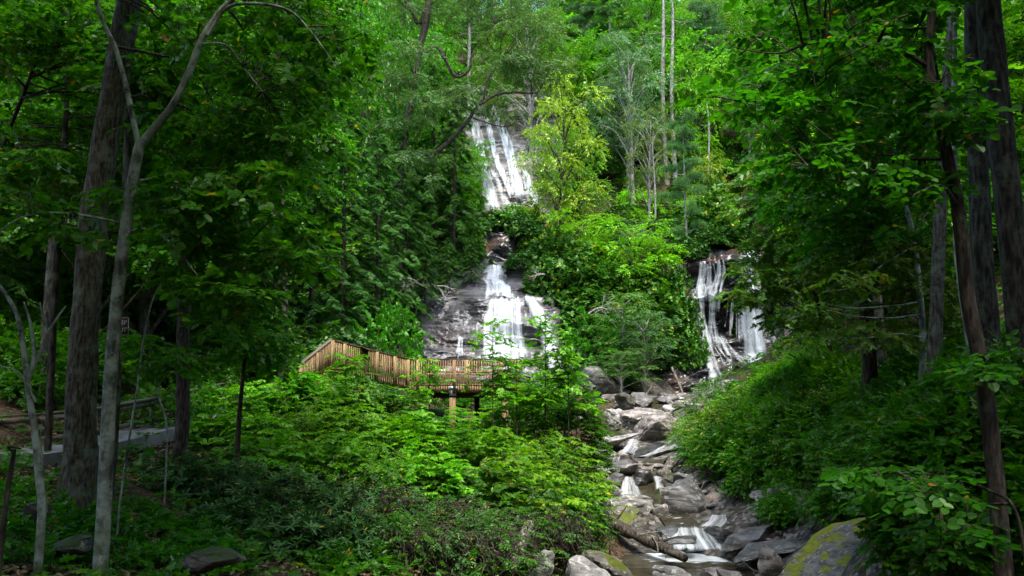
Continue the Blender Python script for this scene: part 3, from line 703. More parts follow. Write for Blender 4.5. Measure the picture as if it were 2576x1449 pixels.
for pth, lab in [
    ([(1808, 1288, 29.0, 26), (1802, 1308, 28.3, 36), (1778, 1328, 27.4, 34)], 'small white cascade entering right of the big boulder'),
    ([(1728, 1318, 28.0, 74), (1732, 1338, 27.3, 80), (1738, 1352, 26.7, 86), (1740, 1358, 26.4, 90), (1748, 1372, 26.0, 100), (1754, 1390, 25.6, 108)], 'lowest white cascade spilling into the pool'),
    ([(1800, 1345, 27.4, 26), (1815, 1362, 26.9, 24), (1822, 1385, 26.3, 26)], 'white spill at the right side of the lowest cascade'),
    ([(1582, 1192, 34.0, 10), (1580, 1212, 33.2, 22), (1583, 1234, 32.4, 34), (1588, 1254, 31.8, 34)], 'fan shaped white cascade in the middle creek'),
    ([(1652, 1192, 34.2, 14), (1658, 1212, 33.6, 14), (1660, 1232, 33.0, 14)], 'narrow white cascade beside the upright stone'),
    ([(1528, 1206, 34.5, 6), (1524, 1222, 33.9, 10), (1530, 1236, 33.4, 12)], 'thin white cascade at the edge of the vines'),
    ([(1594, 1100, 40.4, 12), (1588, 1120, 39.8, 20), (1570, 1144, 39.0, 28)], 'white chute left of the largest brown boulder'),
    ([(1716, 1082, 41.6, 16), (1700, 1100, 41.0, 18), (1684, 1118, 40.4, 16), (1640, 1138, 39.6, 14), (1600, 1150, 39.0, 16)], 'white chute right of the largest brown boulder'),
    ([(1735, 1054, 45, 8), (1740, 1068, 44.5, 8)], 'small white trickle behind the bank bushes'),
]:
    o = sheet('cascade', pth, FALLC, label=lab); o['category'] = 'cascade'
# pool
def pool():
    xs = np.linspace(1.0, 9.6, 60); ys = np.linspace(12, 27.4, 90); X, Y = np.meshgrid(xs, ys)
    Z = np.full_like(X, -5.0); V = np.stack([X, Y, Z], -1).reshape(-1, 3)
    o = MB().add(V, grid_faces(90, 60)).build('water', pool_mat(), smooth_=True)
    e = smooth(24.9, 26.6, Y) * smooth(3.6, 5.0, X) * smooth(8.8, 7.4, X) * 0.75 
    at = o.data.attributes.new('edge', 'FLOAT', 'POINT'); at.data.foreach_set('value', e.astype(np.float32).ravel())
    tag(o, 'shallow brown pool below the lowest cascade', None, None, 'structure')
pool()
def creek_bed():
    ys = np.linspace(27, 58, 90); ts = np.linspace(-1, 1, 16); X = cl_x(ys)[:, None] + ts * .55; Y = np.repeat(ys[:, None], 16, 1)
    Z = gz(X, Y) + 0.1 + 0.06 * fbm(np.stack([X, Y, X * 0], -1), 3)
    o = MB().add(np.stack([X, Y, Z], -1).reshape(-1, 3), grid_faces(90, 16)).build('water', bpy.data.materials['pool water'], smooth_=True)
    tag(o, 'thin stream water running over the creek bed', None, None, 'structure')
    at = o.data.attributes.new('edge', 'FLOAT', 'POINT'); at.data.foreach_set('value', np.full(90 * 16, 0.12, np.float32))
creek_bed()

# ------------------------------------------------------------------ logs and driftwood
def log(pts, rad, mat, label, cat='log', name='fallen_log', sides=14, stubs=0, group=None):
    Q = np.array([P(a, b, c_) for a, b, c_ in pts]); ctr = Q.mean(0); Q = crv(Q - ctr, 24)
    mb = MB(); r = np.interp(np.linspace(0, 1, 24), np.linspace(0, 1, len(rad)), rad)
    tube(mb, Q, r, sides, 0.3, cap=True)
    for k in range(stubs):
        i = rng.integers(3, 21); d = nrm(rng.normal(size=3) + np.array([0, -.3, .6])); l = r[i] * rng.uniform(2, 5)
        tube(mb, crv([Q[i], Q[i] + d * l * .5, Q[i] + d * l + np.array([0, 0, .05])], 5), np.linspace(r[i] * .3, .01, 5), 5)
    o = mb.build(name, BM[mat], smooth_=True); o.location = ctr
    return tag(o, label, cat, group)
log([(1500, 1300, 29), (1600, 1345, 27), (1722, 1405, 24.6)], [.14, .2, .2, .1], 'wetlog', 'long dark fallen log slanting down to the pool', stubs=5)
log([(1665, 1200, 35.6), (1700, 1180, 36), (1738, 1168, 36.5)], [.32, .36, .34], 'log', 'thick barked log end above the twin cascades', stubs=2)
log([(1722, 1188, 35.5), (1735, 1160, 35.6), (1753, 1130, 36)], [.17, .16, .14], 'log', 'short upright grey log propped on the logjam')
log([(1705, 1232, 33.2), (1745, 1203, 34), (1788, 1172, 35)], [.15, .17, .15], 'log', 'pale straight log in the logjam', stubs=1)
log([(1710, 1240, 32.6), (1755, 1212, 33.2), (1800, 1196, 33.6)], [.12, .15, .12], 'wetlog', 'dark straight log below the pale one')
log([(1772, 1162, 36), (1820, 1190, 34.4), (1880, 1222, 33)], [.13, .12, .09], 'log', 'brown log slanting right from the logjam', stubs=2)
log([(1680, 999, 54), (1730, 997, 54), (1790, 995, 54)], [.16, .18, .16], 'log', 'horizontal brown log at the foot of the rock wall')
log([(1332, 1318, 21.5), (1310, 1370, 20.6), (1280, 1432, 19.6)], [.13, .17, .2], 'log', 'leaning grey dead trunk below the vine thicket', stubs=4)
log([(1868, 1412, 21.4), (1888, 1430, 20.8), (1904, 1440, 20.4)], [.02, .03, .03], 'wetlog', 'dark stick poking from the pool', 'stick', 'stick', 6, 1)
log([(1610, 1345, 26.5), (1650, 1338, 26.4), (1662, 1336, 26.4)], [.03, .03, .02], 'log', 'pale straight stick above the dark log', 'stick', 'stick', 6)
log([(1640, 1348, 26), (1652, 1368, 25.6), (1656, 1390, 25.2)], [.03, .025, .02], 'log', 'pale bent stick across the dark log', 'stick', 'stick', 6)
log([(1622, 998, 53), (1636, 978, 53), (1647, 962, 53)], [.05, .05, .03], 'log', 'bleached stick leaning at the wall foot', 'stick', 'stick', 6, 2)
log([(1690, 925, 60), (1708, 965, 58), (1718, 990, 57)], [.08, .1, .08], 'log', 'bleached driftwood pole on the rock wall', 'driftwood', 'driftwood', 7, 3)
def roots():
    c0 = P(1812, 1205, 32.6); mb = MB()
    for k in range(42):
        a = rng.uniform(0, 2 * pi); l = rng.uniform(.5, 1.7); d = np.array([cos(a), 0.5 * sin(a) - .2, rng.uniform(-.5, .75)])
        q = crv([np.zeros(3), d * l * .5 + rng.normal(size=3) * .1, d * l + np.array([0, 0, -.25 * l]) + rng.normal(size=3) * .1], 9)
        tube(mb, q, np.linspace(rng.uniform(.03, .07), .008, 9), 5)
    o = mb.build('root_tangle', BM['log'], smooth_=True); o.location = c0
    tag(o, 'tangle of bleached roots spreading over the logjam', 'roots')
roots()

# ------------------------------------------------------------------ leaf templates
def fold(vs, z=0.08):
    """half outline (x>=0) listed base to tip -> both halves, creased at the midrib"""
    R = [(x, y, z * (x > 0) * 1.0) for x, y in vs]; Lf = [(-x, y, zz) for x, y, zz in R]
    V = np.array(R + Lf); n = len(vs)
    return V, [np.arange(n)[None], (np.arange(n) + n)[None, ::-1]]
SH = dict(
    oval=fold([(0, 0), (.2, .2), (.27, .5), (.16, .8), (0, 1)]),
    round=fold([(0, 0), (.34, .08), (.44, .42), (.26, .8), (0, 1)]),
    maple=fold([(0, 0.02), (.42, -.04), (.3, .24), (.56, .5), (.22, .52), (.2, .78), (0, 1)]),
    long=fold([(0, 0), (.1, .25), (.13, .6), (.08, .88), (0, 1)], 0.03),
    dia=(np.array([(0, 0, 0), (.3, .5, .06), (0, 1, 0), (-.3, .5, .06)], float), [np.array([[0, 1, 2, 3]])]),
    ndl=(np.array([(-.018, 0, 0), (.018, 0, 0), (.012, 1, 0), (-.012, 1, 0)], float), [np.array([[0, 1, 2, 3]])]),
)
def place(tpl, Pn, D, Nn, S):
    V, fs = tpl; k = len(V); n = len(Pn)
    D = nrm(D); X = nrm(np.cross(D, Nn)); Z = np.cross(X, D); S = np.broadcast_to(S, (n,))
    out = Pn[:, None] + S[:, None, None] * (V[None, :, 0:1] * X[:, None] + V[None, :, 1:2] * D[:, None] + V[None, :, 2:3] * Z[:, None])
    off = (np.arange(n) * k)[:, None, None]
    return out.reshape(-1, 3), [(f[None] + off).reshape(-1, f.shape[1]) for f in fs]
def merge(parts):
    V = []; G = {}; n = 0
    for v, fs in parts:
        V.append(v)
        for f in fs: G.setdefault(f.shape[1], []).append(f + n)
        n += len(v)
    return np.concatenate(V), [np.concatenate(g) for g in G.values()]
def spray(seed, n, ll, shape, spread=50, droop=0.15, jit=0.35):
    r = np.random.default_rng(seed); parts = []
    t = np.linspace(0.12, 1, n); side = np.where(np.arange(n) % 2, 1, -1)
    ax = np.stack([0.06 * np.sin(t * 5), t, -droop * t * t], -1)
    ang = np.radians(spread) * side * (1 - 0.8 * (t > .97)) + r.normal(size=n) * .25
    D = np.stack([np.sin(ang), np.cos(ang), -0.15 - 0.25 * r.random(n)], -1)
    Nn = nrm(np.array([0, 0, 1]) + jit * r.normal(size=(n, 3)))
    L_ = place(SH[shape], ax, D, Nn, ll * r.uniform(.65, 1.15, n))
    mb = MB(); tube(mb, ax[::2], 0.008, 3)
    return L_, (np.concatenate(mb.V), mb.Fs)
def whorl(seed, n, shape, ll, up=0.15):
    r = np.random.default_rng(seed); a = np.arange(n) * 2 * pi / n + r.normal(size=n) * .2
    D = np.stack([np.cos(a), np.sin(a), up + r.normal(size=n) * .22], -1)
    return place(SH[shape], np.zeros((n, 3)) + np.array([0, 0.0, 0]), D, np.array([0, 0, 1.0]) + r.normal(size=(n, 3)) * .15, ll * r.uniform(.75, 1.1, n)), None
def frond(seed):
    r = np.random.default_rng(seed); n = 13
    t = np.repeat(np.linspace(.05, .95, n), 2); s = np.tile([1, -1], n)
    ax = np.stack([0 * t, t, -.22 * t * t], -1)
    D = np.stack([s * .85, .55 + 0 * t, -.18 - .2 * r.random(2 * n)], -1)
    l = (.42 * (1 - t) ** .7 + .08) * r.uniform(.6, 1.15, 2 * n)
    q = (np.array([(-.1, 0, 0), (.1, 0, 0), (.06, 1, 0), (-.06, 1, 0)], float), [np.array([[0, 1, 2, 3]])])
    A = place(q, ax, D, np.array([0, 0, 1.0]) + .25 * r.normal(size=(2 * n, 3)), l)
    return A, None
def tuft(seed, n=34):
    r = np.random.default_rng(seed); D = nrm(r.normal(size=(n, 3)) + np.array([0, .5, .5]))
    return place(SH['ndl'], np.zeros((n, 3)), D, r.normal(size=(n, 3)), r.uniform(.7, 1.1, n)), None
SPR = dict(
    broad=[spray(i, 9, .27, 'oval') for i in range(5)], maple=[spray(20 + i, 8, .3, 'maple', 60) for i in range(5)],
    roundl=[spray(30 + i, 7, .32, 'round', 55, .2) for i in range(5)], vine=[spray(40 + i, 8, .34, 'maple', 70, .05, .22) for i in range(5)],
    far=[spray(50 + i, 12, .26, 'dia', 55, .2, .45) for i in range(5)], fine=[spray(60 + i, 15, .17, 'oval', 60, .25) for i in range(5)],
    rho=[whorl(70 + i, 8, 'long', 1.0, .05) for i in range(5)], rhof=[whorl(75 + i, 7, 'dia', 1.0, .1) for i in range(4)],
    frond=[frond(80 + i) for i in range(4)], tuft=[tuft(90 + i) for i in range(4)],
    bigr=[spray(95 + i, 6, .42, 'round', 60, .15, .3) for i in range(5)],
    longl=[spray(105 + i, 9, .4, 'long', 50, .35) for i in range(5)],
)
def scatter_sprays(mb, kind, Pn, D, Nn, S, tw=None):
    vs = SPR[kind]; ch = rng.integers(len(vs), size=len(Pn))
    for i, (t, w) in enumerate(vs):
        m_ = ch == i
        if not m_.any(): continue
        SS = S[m_] if np.ndim(S) else S
        v, f = place(t, Pn[m_], D[m_], Nn[m_], SS); mb.add(v, f)
        if tw is not None and w is not None:
            v, f = place(w, Pn[m_], D[m_], Nn[m_], SS); tw.add(v, f)

def blob_sprays(c0, R, n, droop=.25, up=.35, inner=.35):
    """spray roots and directions in a flattened blob"""
    u = nrm(rng.normal(size=(n, 3))); u[:, 2] = np.where(u[:, 2] < -.35, -u[:, 2], u[:, 2])
    rr = rng.uniform(inner, 1, n) ** .6
    pos = c0 + u * rr[:, None] * R
    D = u * np.array([1, 1, .5]) + rng.normal(size=(n, 3)) * .45; D[:, 2] = D[:, 2] * .5 - droop
    N_ = np.array([0, 0, 1.0]) + rng.normal(size=(n, 3)) * up
    return pos, D, N_

# ------------------------------------------------------------------ far tree prototypes
def limb(mb, a, b, r0, r1, sag=0.15, sides=5, n=7):
    a = np.asarray(a, float); b = np.asarray(b, float); L_ = np.linalg.norm(b - a)
    mid = (a + b) / 2 + rng.normal(size=3) * L_ * .07 + np.array([0, 0, sag * L_])
    tube(mb, crv([a, mid, b], n), np.linspace(r0, r1, n), sides)
def proto_decid(H, R, nb, ns, kind, ss, base=.32, flat=.5, tr=.018, droop=.25):
    tk = MB(); cr = MB(); lean = rng.normal(size=2) * .05 * H
    q = crv([(0, 0, -1), (lean[0] * .2, lean[1] * .2, H * .3), (lean[0] * .7, lean[1] * .4, H * .6), (lean[0], lean[1], H * .93)], 14)
    tube(tk, q, np.linspace(H * tr, H * tr * .2, 14), 7, .1)
    ga = rng.uniform(0, 6)
    for i in range(nb):
        t = base + (1 - base) * (i + rng.random()) / nb; ga += 2.4
        pr = math.sqrt(max(0.05, 1 - ((t - .55 - base * .2) / .6) ** 2)); rad = R * pr * rng.uniform(.35, .95)
        j = np.interp(max(t - .16, .1) * H, q[:, 2], np.arange(14)); st = q[int(j)]
        cc = np.array([lean[0] * t + cos(ga) * rad, lean[1] * t + sin(ga) * rad, t * H])
        br = R * rng.uniform(.26, .42)
        limb(tk, st, cc, H * tr * .4, .02)
        pos, D, N_ = blob_sprays(cc, np.array([br, br, br * flat]), ns, droop)
        scatter_sprays(cr, kind, pos, D, N_, ss * rng.uniform(.75, 1.2, ns))
    return tk, cr
def proto_hem(H, R, dens=1.0, ss=1.0):
    tk = MB(); cr = MB()
    tube(tk, crv([(0, 0, -1), (.1, 0, H * .5), (0, .1, H)], 12), np.linspace(H * .014, .02, 12), 7, .1)
    h = H * .1; a = 0
    PP = []; DD = []
    while h < H * .985:
        a += 2.4 + rng.normal() * .3; l = (R * (1 - h / H) ** .75) * rng.uniform(.6, 1.12) + .35
        e = np.array([cos(a), sin(a), 0]); s = np.array([-sin(a), cos(a), 0])
        q = crv([np.array([0, 0, h]), np.array([0, 0, h]) + e * l * .5 + np.array([0, 0, .02 * l]), np.array([0, 0, h]) + e * l + np.array([0, 0, -.28 * l])], 8)
        tube(tk, q, np.linspace(.035, .01, 8), 3)
        nf = int(4 + l * 9 * dens)
        t = rng.uniform(.15, 1, nf) ** .8; pos = np.array([np.interp(t, np.linspace(0, 1, 8), q[:, k]) for k in range(3)]).T
        sd = rng.choice([-1, 1], nf); D = e * .6 + s * sd[:, None] * rng.uniform(.2, 1.1, nf)[:, None] + np.array([0, 0, -.35]) + rng.normal(size=(nf, 3)) * .12
        PP.append(pos + rng.normal(size=(nf, 3)) * .06); DD.append(D)
        h += H * .012 / dens * rng.uniform(.7, 1.3)
    PP = np.concatenate(PP); DD = np.concatenate(DD)
    scatter_sprays(cr, 'frond', PP, DD, np.array([0, 0, 1.0]) + .2 * rng.normal(size=PP.shape), ss * rng.uniform(.6, 1.15, len(PP)))
    return tk, cr
def proto_pine(H, R, nb=20):
    tk = MB(); cr = MB()
    tube(tk, crv([(0, 0, -1), (.15, 0, H * .5), (0, .1, H)], 12), np.linspace(H * .014, .04, 12), 7, .08)
    a = 0
    for i in range(nb):
        t = .42 + .58 * (i + rng.random()) / nb; a += 2.4; l = R * (1.15 - t) ** .6 * rng.uniform(.6, 1.1) * 1.2
        e = np.array([cos(a), sin(a), 0]); b = np.array([0, 0, t * H]) + e * l + np.array([0, 0, .1 * l]); limb(tk, [0, 0, t * H - .3], b, .06, .02, -.05, 4)
        for k in range(3):
            cc = b - e * l * .25 * k + rng.normal(size=3) * .25; n = 26
            pos, D, N_ = blob_sprays(cc, np.array([.95, .95, .4]), n, -.25)
            scatter_sprays(cr, 'tuft', pos, D, N_, rng.uniform(.35, .55, n))
    return tk, cr
def proto_snag(H, nb=12, r=.012):
    tk = MB(); tube(tk, crv([(0, 0, -1), (.2, 0, H * .4), (-.1, .1, H * .8), (.1, 0, H)], 14), np.linspace(H * r, .04, 14), 8, .1); a = 0
    for i in range(nb):
        t = .3 + .65 * (i + rng.random()) / nb; a += 2.4; l = rng.uniform(.4, 2.0); e = np.array([cos(a), sin(a), rng.uniform(-.3, .5)])
        limb(tk, [0, 0, t * H], np.array([0, 0, t * H]) + e * l, .045, .012, 0, 4)
    return tk, None
def proto_shrub(R, Hh, n, kind, ss, stems=14, droop=.1, lm='rhodo'):
    tk = MB(); cr = MB()
    u = nrm(rng.normal(size=(n, 3))); u[:, 2] = np.abs(u[:, 2]); rr = rng.uniform(.55, 1, n) ** .5
    lump = 1 + .3 * vnoise(u * 2.6 + rng.uniform(0, 50))
    pos = u * (rr * lump)[:, None] * np.array([R, R, Hh])
    D = u * np.array([1, 1, .3]) + rng.normal(size=(n, 3)) * .5; D[:, 2] -= droop
    scatter_sprays(cr, kind, pos, D, np.array([0, 0, 1.0]) + rng.normal(size=(n, 3)) * .3 + u * .3, ss * rng.uniform(.7, 1.2, n))
    for k in range(stems):
        e = pos[rng.integers(n)] * .9; limb(tk, [rng.normal() * .15, rng.normal() * .15, -.3], e, .03, .008, .05, 4)
    return tk, cr

class Kind:
    def __init__(s, name, protos, bm_, lm_):
        s.name = name; s.m = []
        for tk, cr in protos:
            s.m.append((tk.mesh('trunk', BM[bm_], True), cr.mesh('crown', LM[lm_]) if cr else None))
KD = {}
def K(key, name, n, fn, bm_, lm_): KD[key] = Kind(name, [fn() for _ in range(n)], bm_, lm_)
K('maple', 'broadleaf_tree', 4, lambda: proto_decid(14, 4.6, 26, 46, 'far', 1.0), 'dark', 'broad')
K('yel', 'broadleaf_tree', 2, lambda: proto_decid(11, 4.4, 24, 44, 'far', .85, base=.12), 'dark', 'yel')
K('grey', 'broadleaf_tree', 3, lambda: proto_decid(15, 4.4, 22, 44, 'longl', .8, base=.38), 'pale', 'grey')
K('lime', 'broadleaf_tree', 3, lambda: proto_decid(10, 3.8, 22, 46, 'far', .85, base=.15), 'dark', 'lime')
K('hem', 'hemlock_tree', 3, lambda: proto_hem(17, 4.2, 1.0, .62), 'dark', 'hem')
K('pine', 'pine_tree', 3, lambda: proto_pine(22, 3.6), 'pale', 'pine')
K('snag', 'dead_tree', 3, lambda: proto_snag(20), 'pale', 'pine')
K('rho', 'evergreen_shrub', 3, lambda: proto_shrub(2.4, 2.2, 1500, 'rhof', .24), 'twig', 'rhodo')
K('rhot', 'evergreen_shrub', 3, lambda: proto_shrub(2.6, 5.2, 2600, 'rhof', .24, 20), 'twig', 'rhodo')
K('bush', 'leafy_shrub', 4, lambda: proto_shrub(1.7, 1.7, 330, 'maple', .55, lm='broad'), 'twig', 'broad')
K('bushl', 'leafy_shrub', 3, lambda: proto_shrub(1.7, 1.7, 340, 'fine', .7, lm='lime'), 'twig', 'lime')
K('busha', 'leafy_shrub', 3, lambda: proto_shrub(1.5, 1.6, 260, 'broad', .6, lm='autumn'), 'twig', 'autumn')
K('canopy', 'added_shade_tree', 3, lambda: proto_decid(20, 7.5, 30, 60, 'far', 1.7, base=.5, tr=.014), 'oak', 'shade')
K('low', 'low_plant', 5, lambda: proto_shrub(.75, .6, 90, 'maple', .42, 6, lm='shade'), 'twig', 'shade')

PENDING = []
def plant(key, x, y, s=1.0, sz=None, tint=None, label=None, group=None, z=None, var=None, bt=None, cat=None, rz=None):
    k = KD[key]; tm, cm = k.m[var if var is not None else rng.integers(len(k.m))]
    zz = gz(x, y) if z is None else z
    r = thing(k.name, label, cat or ('shrub' if 'shrub' in k.name else 'plant' if 'plant' in k.name else 'tree'), (x, y, zz), group)
    r.rotation_euler = (0, 0, rng.uniform(0, 6.28) if rz is None else rz); r.scale = (s, s, sz or s)
    t = bpy.data.objects.new('trunk' if 'tree' in k.name else 'stem', tm); COL.objects.link(t); t.parent = r
    if bt: t.color = (*bt, 1)
    if cm:
        cn = bpy.data.objects.new('crown' if 'tree' in k.name else 'foliage', cm); COL.objects.link(cn); cn.parent = r
        if tint is not None: cn.color = (*tint, 1)
    if label is None: PENDING.append((r, key, x, y, zz, s))
    return r

def tn(v, a=.12, warm=0.0):
    w = rng.normal() * a
    return (v * (1 + w + warm), v * (1 + w * .3), v * (1 + rng.normal() * a - warm))

# named far trees: (kind, px, base row, Y, height scale, width scale, tint, label)
def at(px, Y): return (px - 1288) / F * Y
def hero(key, px, Y, top, w, tint, label, var=0, sink=0.0, bt=None, rz=None):
    """tree at px/Y whose top reaches image row `top` and whose crown is w pixels wide"""
    Hn = {'maple': 14, 'yel': 11, 'grey': 15, 'lime': 10, 'hem': 17, 'pine': 22, 'snag': 20, 'rho': 2.2, 'rhot': 5.2, 'bush': 1.7, 'bushl': 1.7, 'busha': 1.6}[key]
    Rn = {'maple': 5.6, 'yel': 5.4, 'grey': 5.2, 'lime': 4.6, 'hem': 4.2, 'pine': 4.2, 'snag': 2, 'rho': 2.6, 'rhot': 2.8, 'bush': 1.9, 'bushl': 1.9, 'busha': 1.8}[key]
    x = at(px, Y); z = gz(x, Y) - sink; ht = P(px, top, Y)[2] - z
    if key == 'rho' and ht > 3.4: key = 'rhot'; Hn = 5.2
    s = w / 2 / F * Y / Rn
    if ht / Hn > 1.7 * s and key != 'snag': s = (s + ht / Hn / 1.7) / 2
    return plant(key, x, Y, s, max(ht, .6) / Hn, tint, label, None, z, var, bt, rz=rz)
HEROES = [
    ('grey', 1340, 92, 20, 300, (1.25, 1.15, .6), 'yellowish oak beside the top of the upper waterfall'),
    ('yel', 1408, 80, 235, 240, (1.35, 1.2, 1.0), 'bright yellow green tree right of the upper waterfall'),
    ('yel', 1465, 82, 330, 210, (.7, .95, 1.2), 'lime feathery tree below and right of the yellow green one'),
    ('grey', 1600, 88, 90, 250, (1.25, 1.35, 1.5), 'silvery leaved tree in the upper right centre'),
    ('grey', 1640, 80, 280, 170, (1.35, 1.1, .7), 'small cream tipped tree under the silvery one'),
    ('pine', 1545, 104, -60, 190, (.9, 1.0, .9), 'dark pine with stacked tufts near the top edge'),
    ('pine', 1478, 106, 20, 170, (.8, .95, .8), 'pine with a bare lower trunk left of the dark pine'),
    ('pine', 1800, 98, 20, 200, (1.1, 1.2, 1.3), 'blue green pine near the right shade'),
    ('pine', 1735, 70, 300, 150, (1.5, 1.6, 1.2), 'young light green pine above the right fall'),
    ('snag', 1712, 92, -60, 120, (1, 1, 1), 'pale bare trunk rising to the top edge'),
    ('snag', 1690, 93, -80, 130, (.7, .7, .7), 'grey bare trunk just left of the palest trunk'),
    ('snag', 1800, 84, 260, 60, (.5, .5, .5), 'dark broken trunk beside the right hand shade'),
    ('snag', 1655, 78, 330, 50, (.8, .8, .8), 'thin bare trunk below the cream tipped tree'),
    ('maple', 1660, 100, -20, 260, (1.2, 1.2, .8), 'warm green maple behind the silvery tree'),
    ('lime', 1770, 92, 160, 190, (1.1, 1.1, .8), 'bright green maple behind the pale bare trunks'),
    ('lime', 1755, 102, 30, 180, (1.0, 1.1, .8), 'bright maple at the top edge right of the pale trunks'),
    ('yel', 1800, 78, 400, 150, (1.0, .85, .6), 'golden green small tree above the right fall'),
    ('lime', 1455, 70, 545, 250, (1.1, 1.0, 1.0), 'light green dogwood right of the middle cliff'),
    ('lime', 1655, 68, 610, 190, (1.3, 1.05, .8), 'yellow tipped small tree left of the right fall'),
    ('grey', 1595, 70, 560, 170, (1.0, 1.15, 1.1), 'pale mountain laurel between the two bright shrubs'),
    ('rho', 1400, 67, 600, 200, (1.40, 1.40, 0.88), 'dark rhododendron right of the lower fall top'),
    ('rho', 1480, 65, 640, 260, (1.55, 1.54, 0.88), 'dark evergreen bush overhanging the lower rock face'),
    ('rho', 1600, 65, 650, 230, (1.55, 1.54, 0.80), 'dark evergreen bush under the pale laurel'),
    ('rho', 1700, 66, 690, 130, (1.55, 1.68, 0.80), 'evergreen bush hugging the left edge of the right fall'),
    ('rho', 1800, 74, 480, 190, (1.55, 1.54, 0.72), 'evergreen thicket on top of the right fall'),
    ('rho', 1740, 76, 520, 160, (1.71, 1.68, 0.72), 'evergreen bush above the ledge of the right fall'),
    ('bush', 1500, 60, 800, 190, (.9, 1.1, 1.3), 'green shrub right of the lower rock face'),
    ('grey', 1560, 59, 745, 240, (1.16, 1.47, 0.64), 'wide soft green laurel in front of the cliff'),
    ('grey', 1620, 58, 790, 190, (.75, 1.05, .75), 'soft green laurel leaning toward the right fall'),
    ('grey', 1560, 56, 880, 200, (1.08, 1.40, 0.60), 'low soft green laurel at the creek head'),
    ('hem', 1150, 74.5, 560, 150, (1.2, 1.2, .9), 'small hemlock left of the middle rock columns'),
    ('hem', 1085, 74, 150, 300, (1.1, 1.15, .9), 'tall hemlock left of the upper waterfall'),
    ('hem', 945, 53, 330, 300, (.9, 1.0, .9), 'dense hemlock in the centre left'),
    ('hem', 860, 50, 250, 330, (.8, .95, .85), 'dark hemlock behind the left drooping leaves'),
    ('hem', 780, 46, 300, 320, (.7, .85, .8), 'darkest hemlock behind the handrail end'),
    ('hem', 1005, 60, 300, 210, (1.0, 1.05, .85), 'narrow hemlock hiding the old oak trunk'),
    ('hem', 1020, 66, 420, 280, (1.15, 1.15, .8), 'spreading hemlock over the lower rock face'),
    ('hem', 1130, 76, 440, 190, (1.2, 1.25, .8), 'short hemlock on the shelf beside the rock columns'),
    ('hem', 1140, 72, 180, 260, (1.15, 1.15, .8), 'slender hemlock touching the upper fall'),
    ('maple', 1010, 76, 60, 300, (1.05, 1.1, .9), 'broad maple above the hemlocks'),
    ('maple', 880, 68, 20, 330, (1.0, 1.05, .8), 'round maple near the top left of the clearing'),
    ('bush', 975, 46, 785, 180, (.95, 1.25, 1.2), 'bright rounded shrub behind the deck ramp'),
    ('bush', 905, 44, 860, 110, (.8, 1.1, 1.1), 'small shrub just behind the sign panel on the ramp'),
    ('maple', 1230, 98, 150, 170, (1.0, 1.1, .9), 'small maple at the brink of the upper waterfall'),
    ('lime', 1385, 88, 330, 150, (1.0, .95, .7), 'low bright tree hugging the right edge of the upper fall'),
    ('rho', 1330, 84, 520, 110, (1.55, 1.54, 0.64), 'dark shrub at the foot of the upper waterfall'),
    ('rho', 1165, 86, 430, 110, (1.71, 1.82, 0.64), 'shrub covering the lower left of the upper waterfall'),
    ('rho', 1180, 78, 560, 120, (1.86, 1.68, 0.64), 'shrub on the shelf left of the rock columns'),
    ('rho', 1335, 78, 590, 110, (1.55, 1.54, 0.72), 'shrub on the shelf right of the rock columns'),
    ('maple', 965, 92, -170, 320, (1.2, 1.3, .9), 'tall maple closing the top edge left of the oak'),
    ('maple', 1430, 128, -160, 300, (1.3, 1.4, .9), 'tall maple closing the top edge above the yellowish oak'),
    ('bush', 1110, 44, 985, 130, (.8, 1, .9), 'shrub in the shade under the deck corner'), ('bush', 1195, 45, 990, 130, (.8, 1, .9), 'shrub in the shade behind the deck post'), ('bush', 1290, 44.5, 985, 140, (.8, 1, .9), 'shrub behind the right deck post'), ('bush', 1370, 46, 960, 140, (.8, 1, .9), 'shrub right of the deck end'),
    ('maple', 1360, 106, 60, 260, (1.25, 1.15, .7), 'yellow green maple on the skyline above the fall'),
]
for i, h in enumerate(HEROES):
    k = KD[h[0]]; hero(h[0], h[1], h[2], h[3], h[4], h[5], h[6], i % len(k.m))

def ledge(key, px, py, Y, s, sz, tint, label):
    p = P(px, py, Y); return plant(key, p[0], Y, s, sz, tint, label, None, p[2] - .1, cat=None)
ledge('hem', 1125, 745, 65.5, .36, .3, (1.2, 1.2, .8), 'hemlock bough hanging over the left of the lower rock face')
ledge('hem', 1185, 715, 68.5, .3, .26, (1.3, 1.3, .8), 'bright hemlock bough left of the lower fall top')
ledge('hem', 1070, 770, 63.5, .4, .42, (1.0, 1.05, .8), 'hemlock at the left end of the lower rock face')
ledge('rho', 1165, 650, 75, .8, .9, (1.0, 1.1, .9), 'evergreen shrub left of the small top spout')
ledge('rho', 1330, 680, 71, .9, .9, (1.0, 1.15, 1.0), 'evergreen shrub right of the small top spout')
ledge('rho', 1385, 720, 68, .9, .9, (.9, 1.05, .9), 'evergreen shrub above the narrow side fall')
ledge('bush', 1290, 560, 80.5, 1.2, 1.1, (1.1, 1.15, .8), 'green shrub under the foot of the upper waterfall')
ledge('rho', 1240, 575, 80, .8, .8, (1.1, 1.2, .9), 'grey green shrub on the ledge under the upper waterfall')
ledge('bush', 1190, 590, 79.5, 1.1, 1.2, (1.0, 1.1, .8), 'green shrub on the left ledge above the rock columns')
ledge('rho', 1325, 600, 78.5, .9, 1.1, (1.0, 1.1, 1.0), 'dark shrub beside the rock columns on the right')
ledge('lime', 1180, 520, 84.5, .55, .6, (.8, .9, .8), 'small leafy tree covering the left side of the upper fall')
ledge('maple', 1205, 470, 86.5, .35, .38, (1.0, 1.1, .8), 'little tree in front of the left strand of the upper fall')
ledge('rho', 1790, 622, 69.8, .8, .7, (1.0, 1.1, 1.0), 'evergreen shrub drooping over the brow of the right fall')
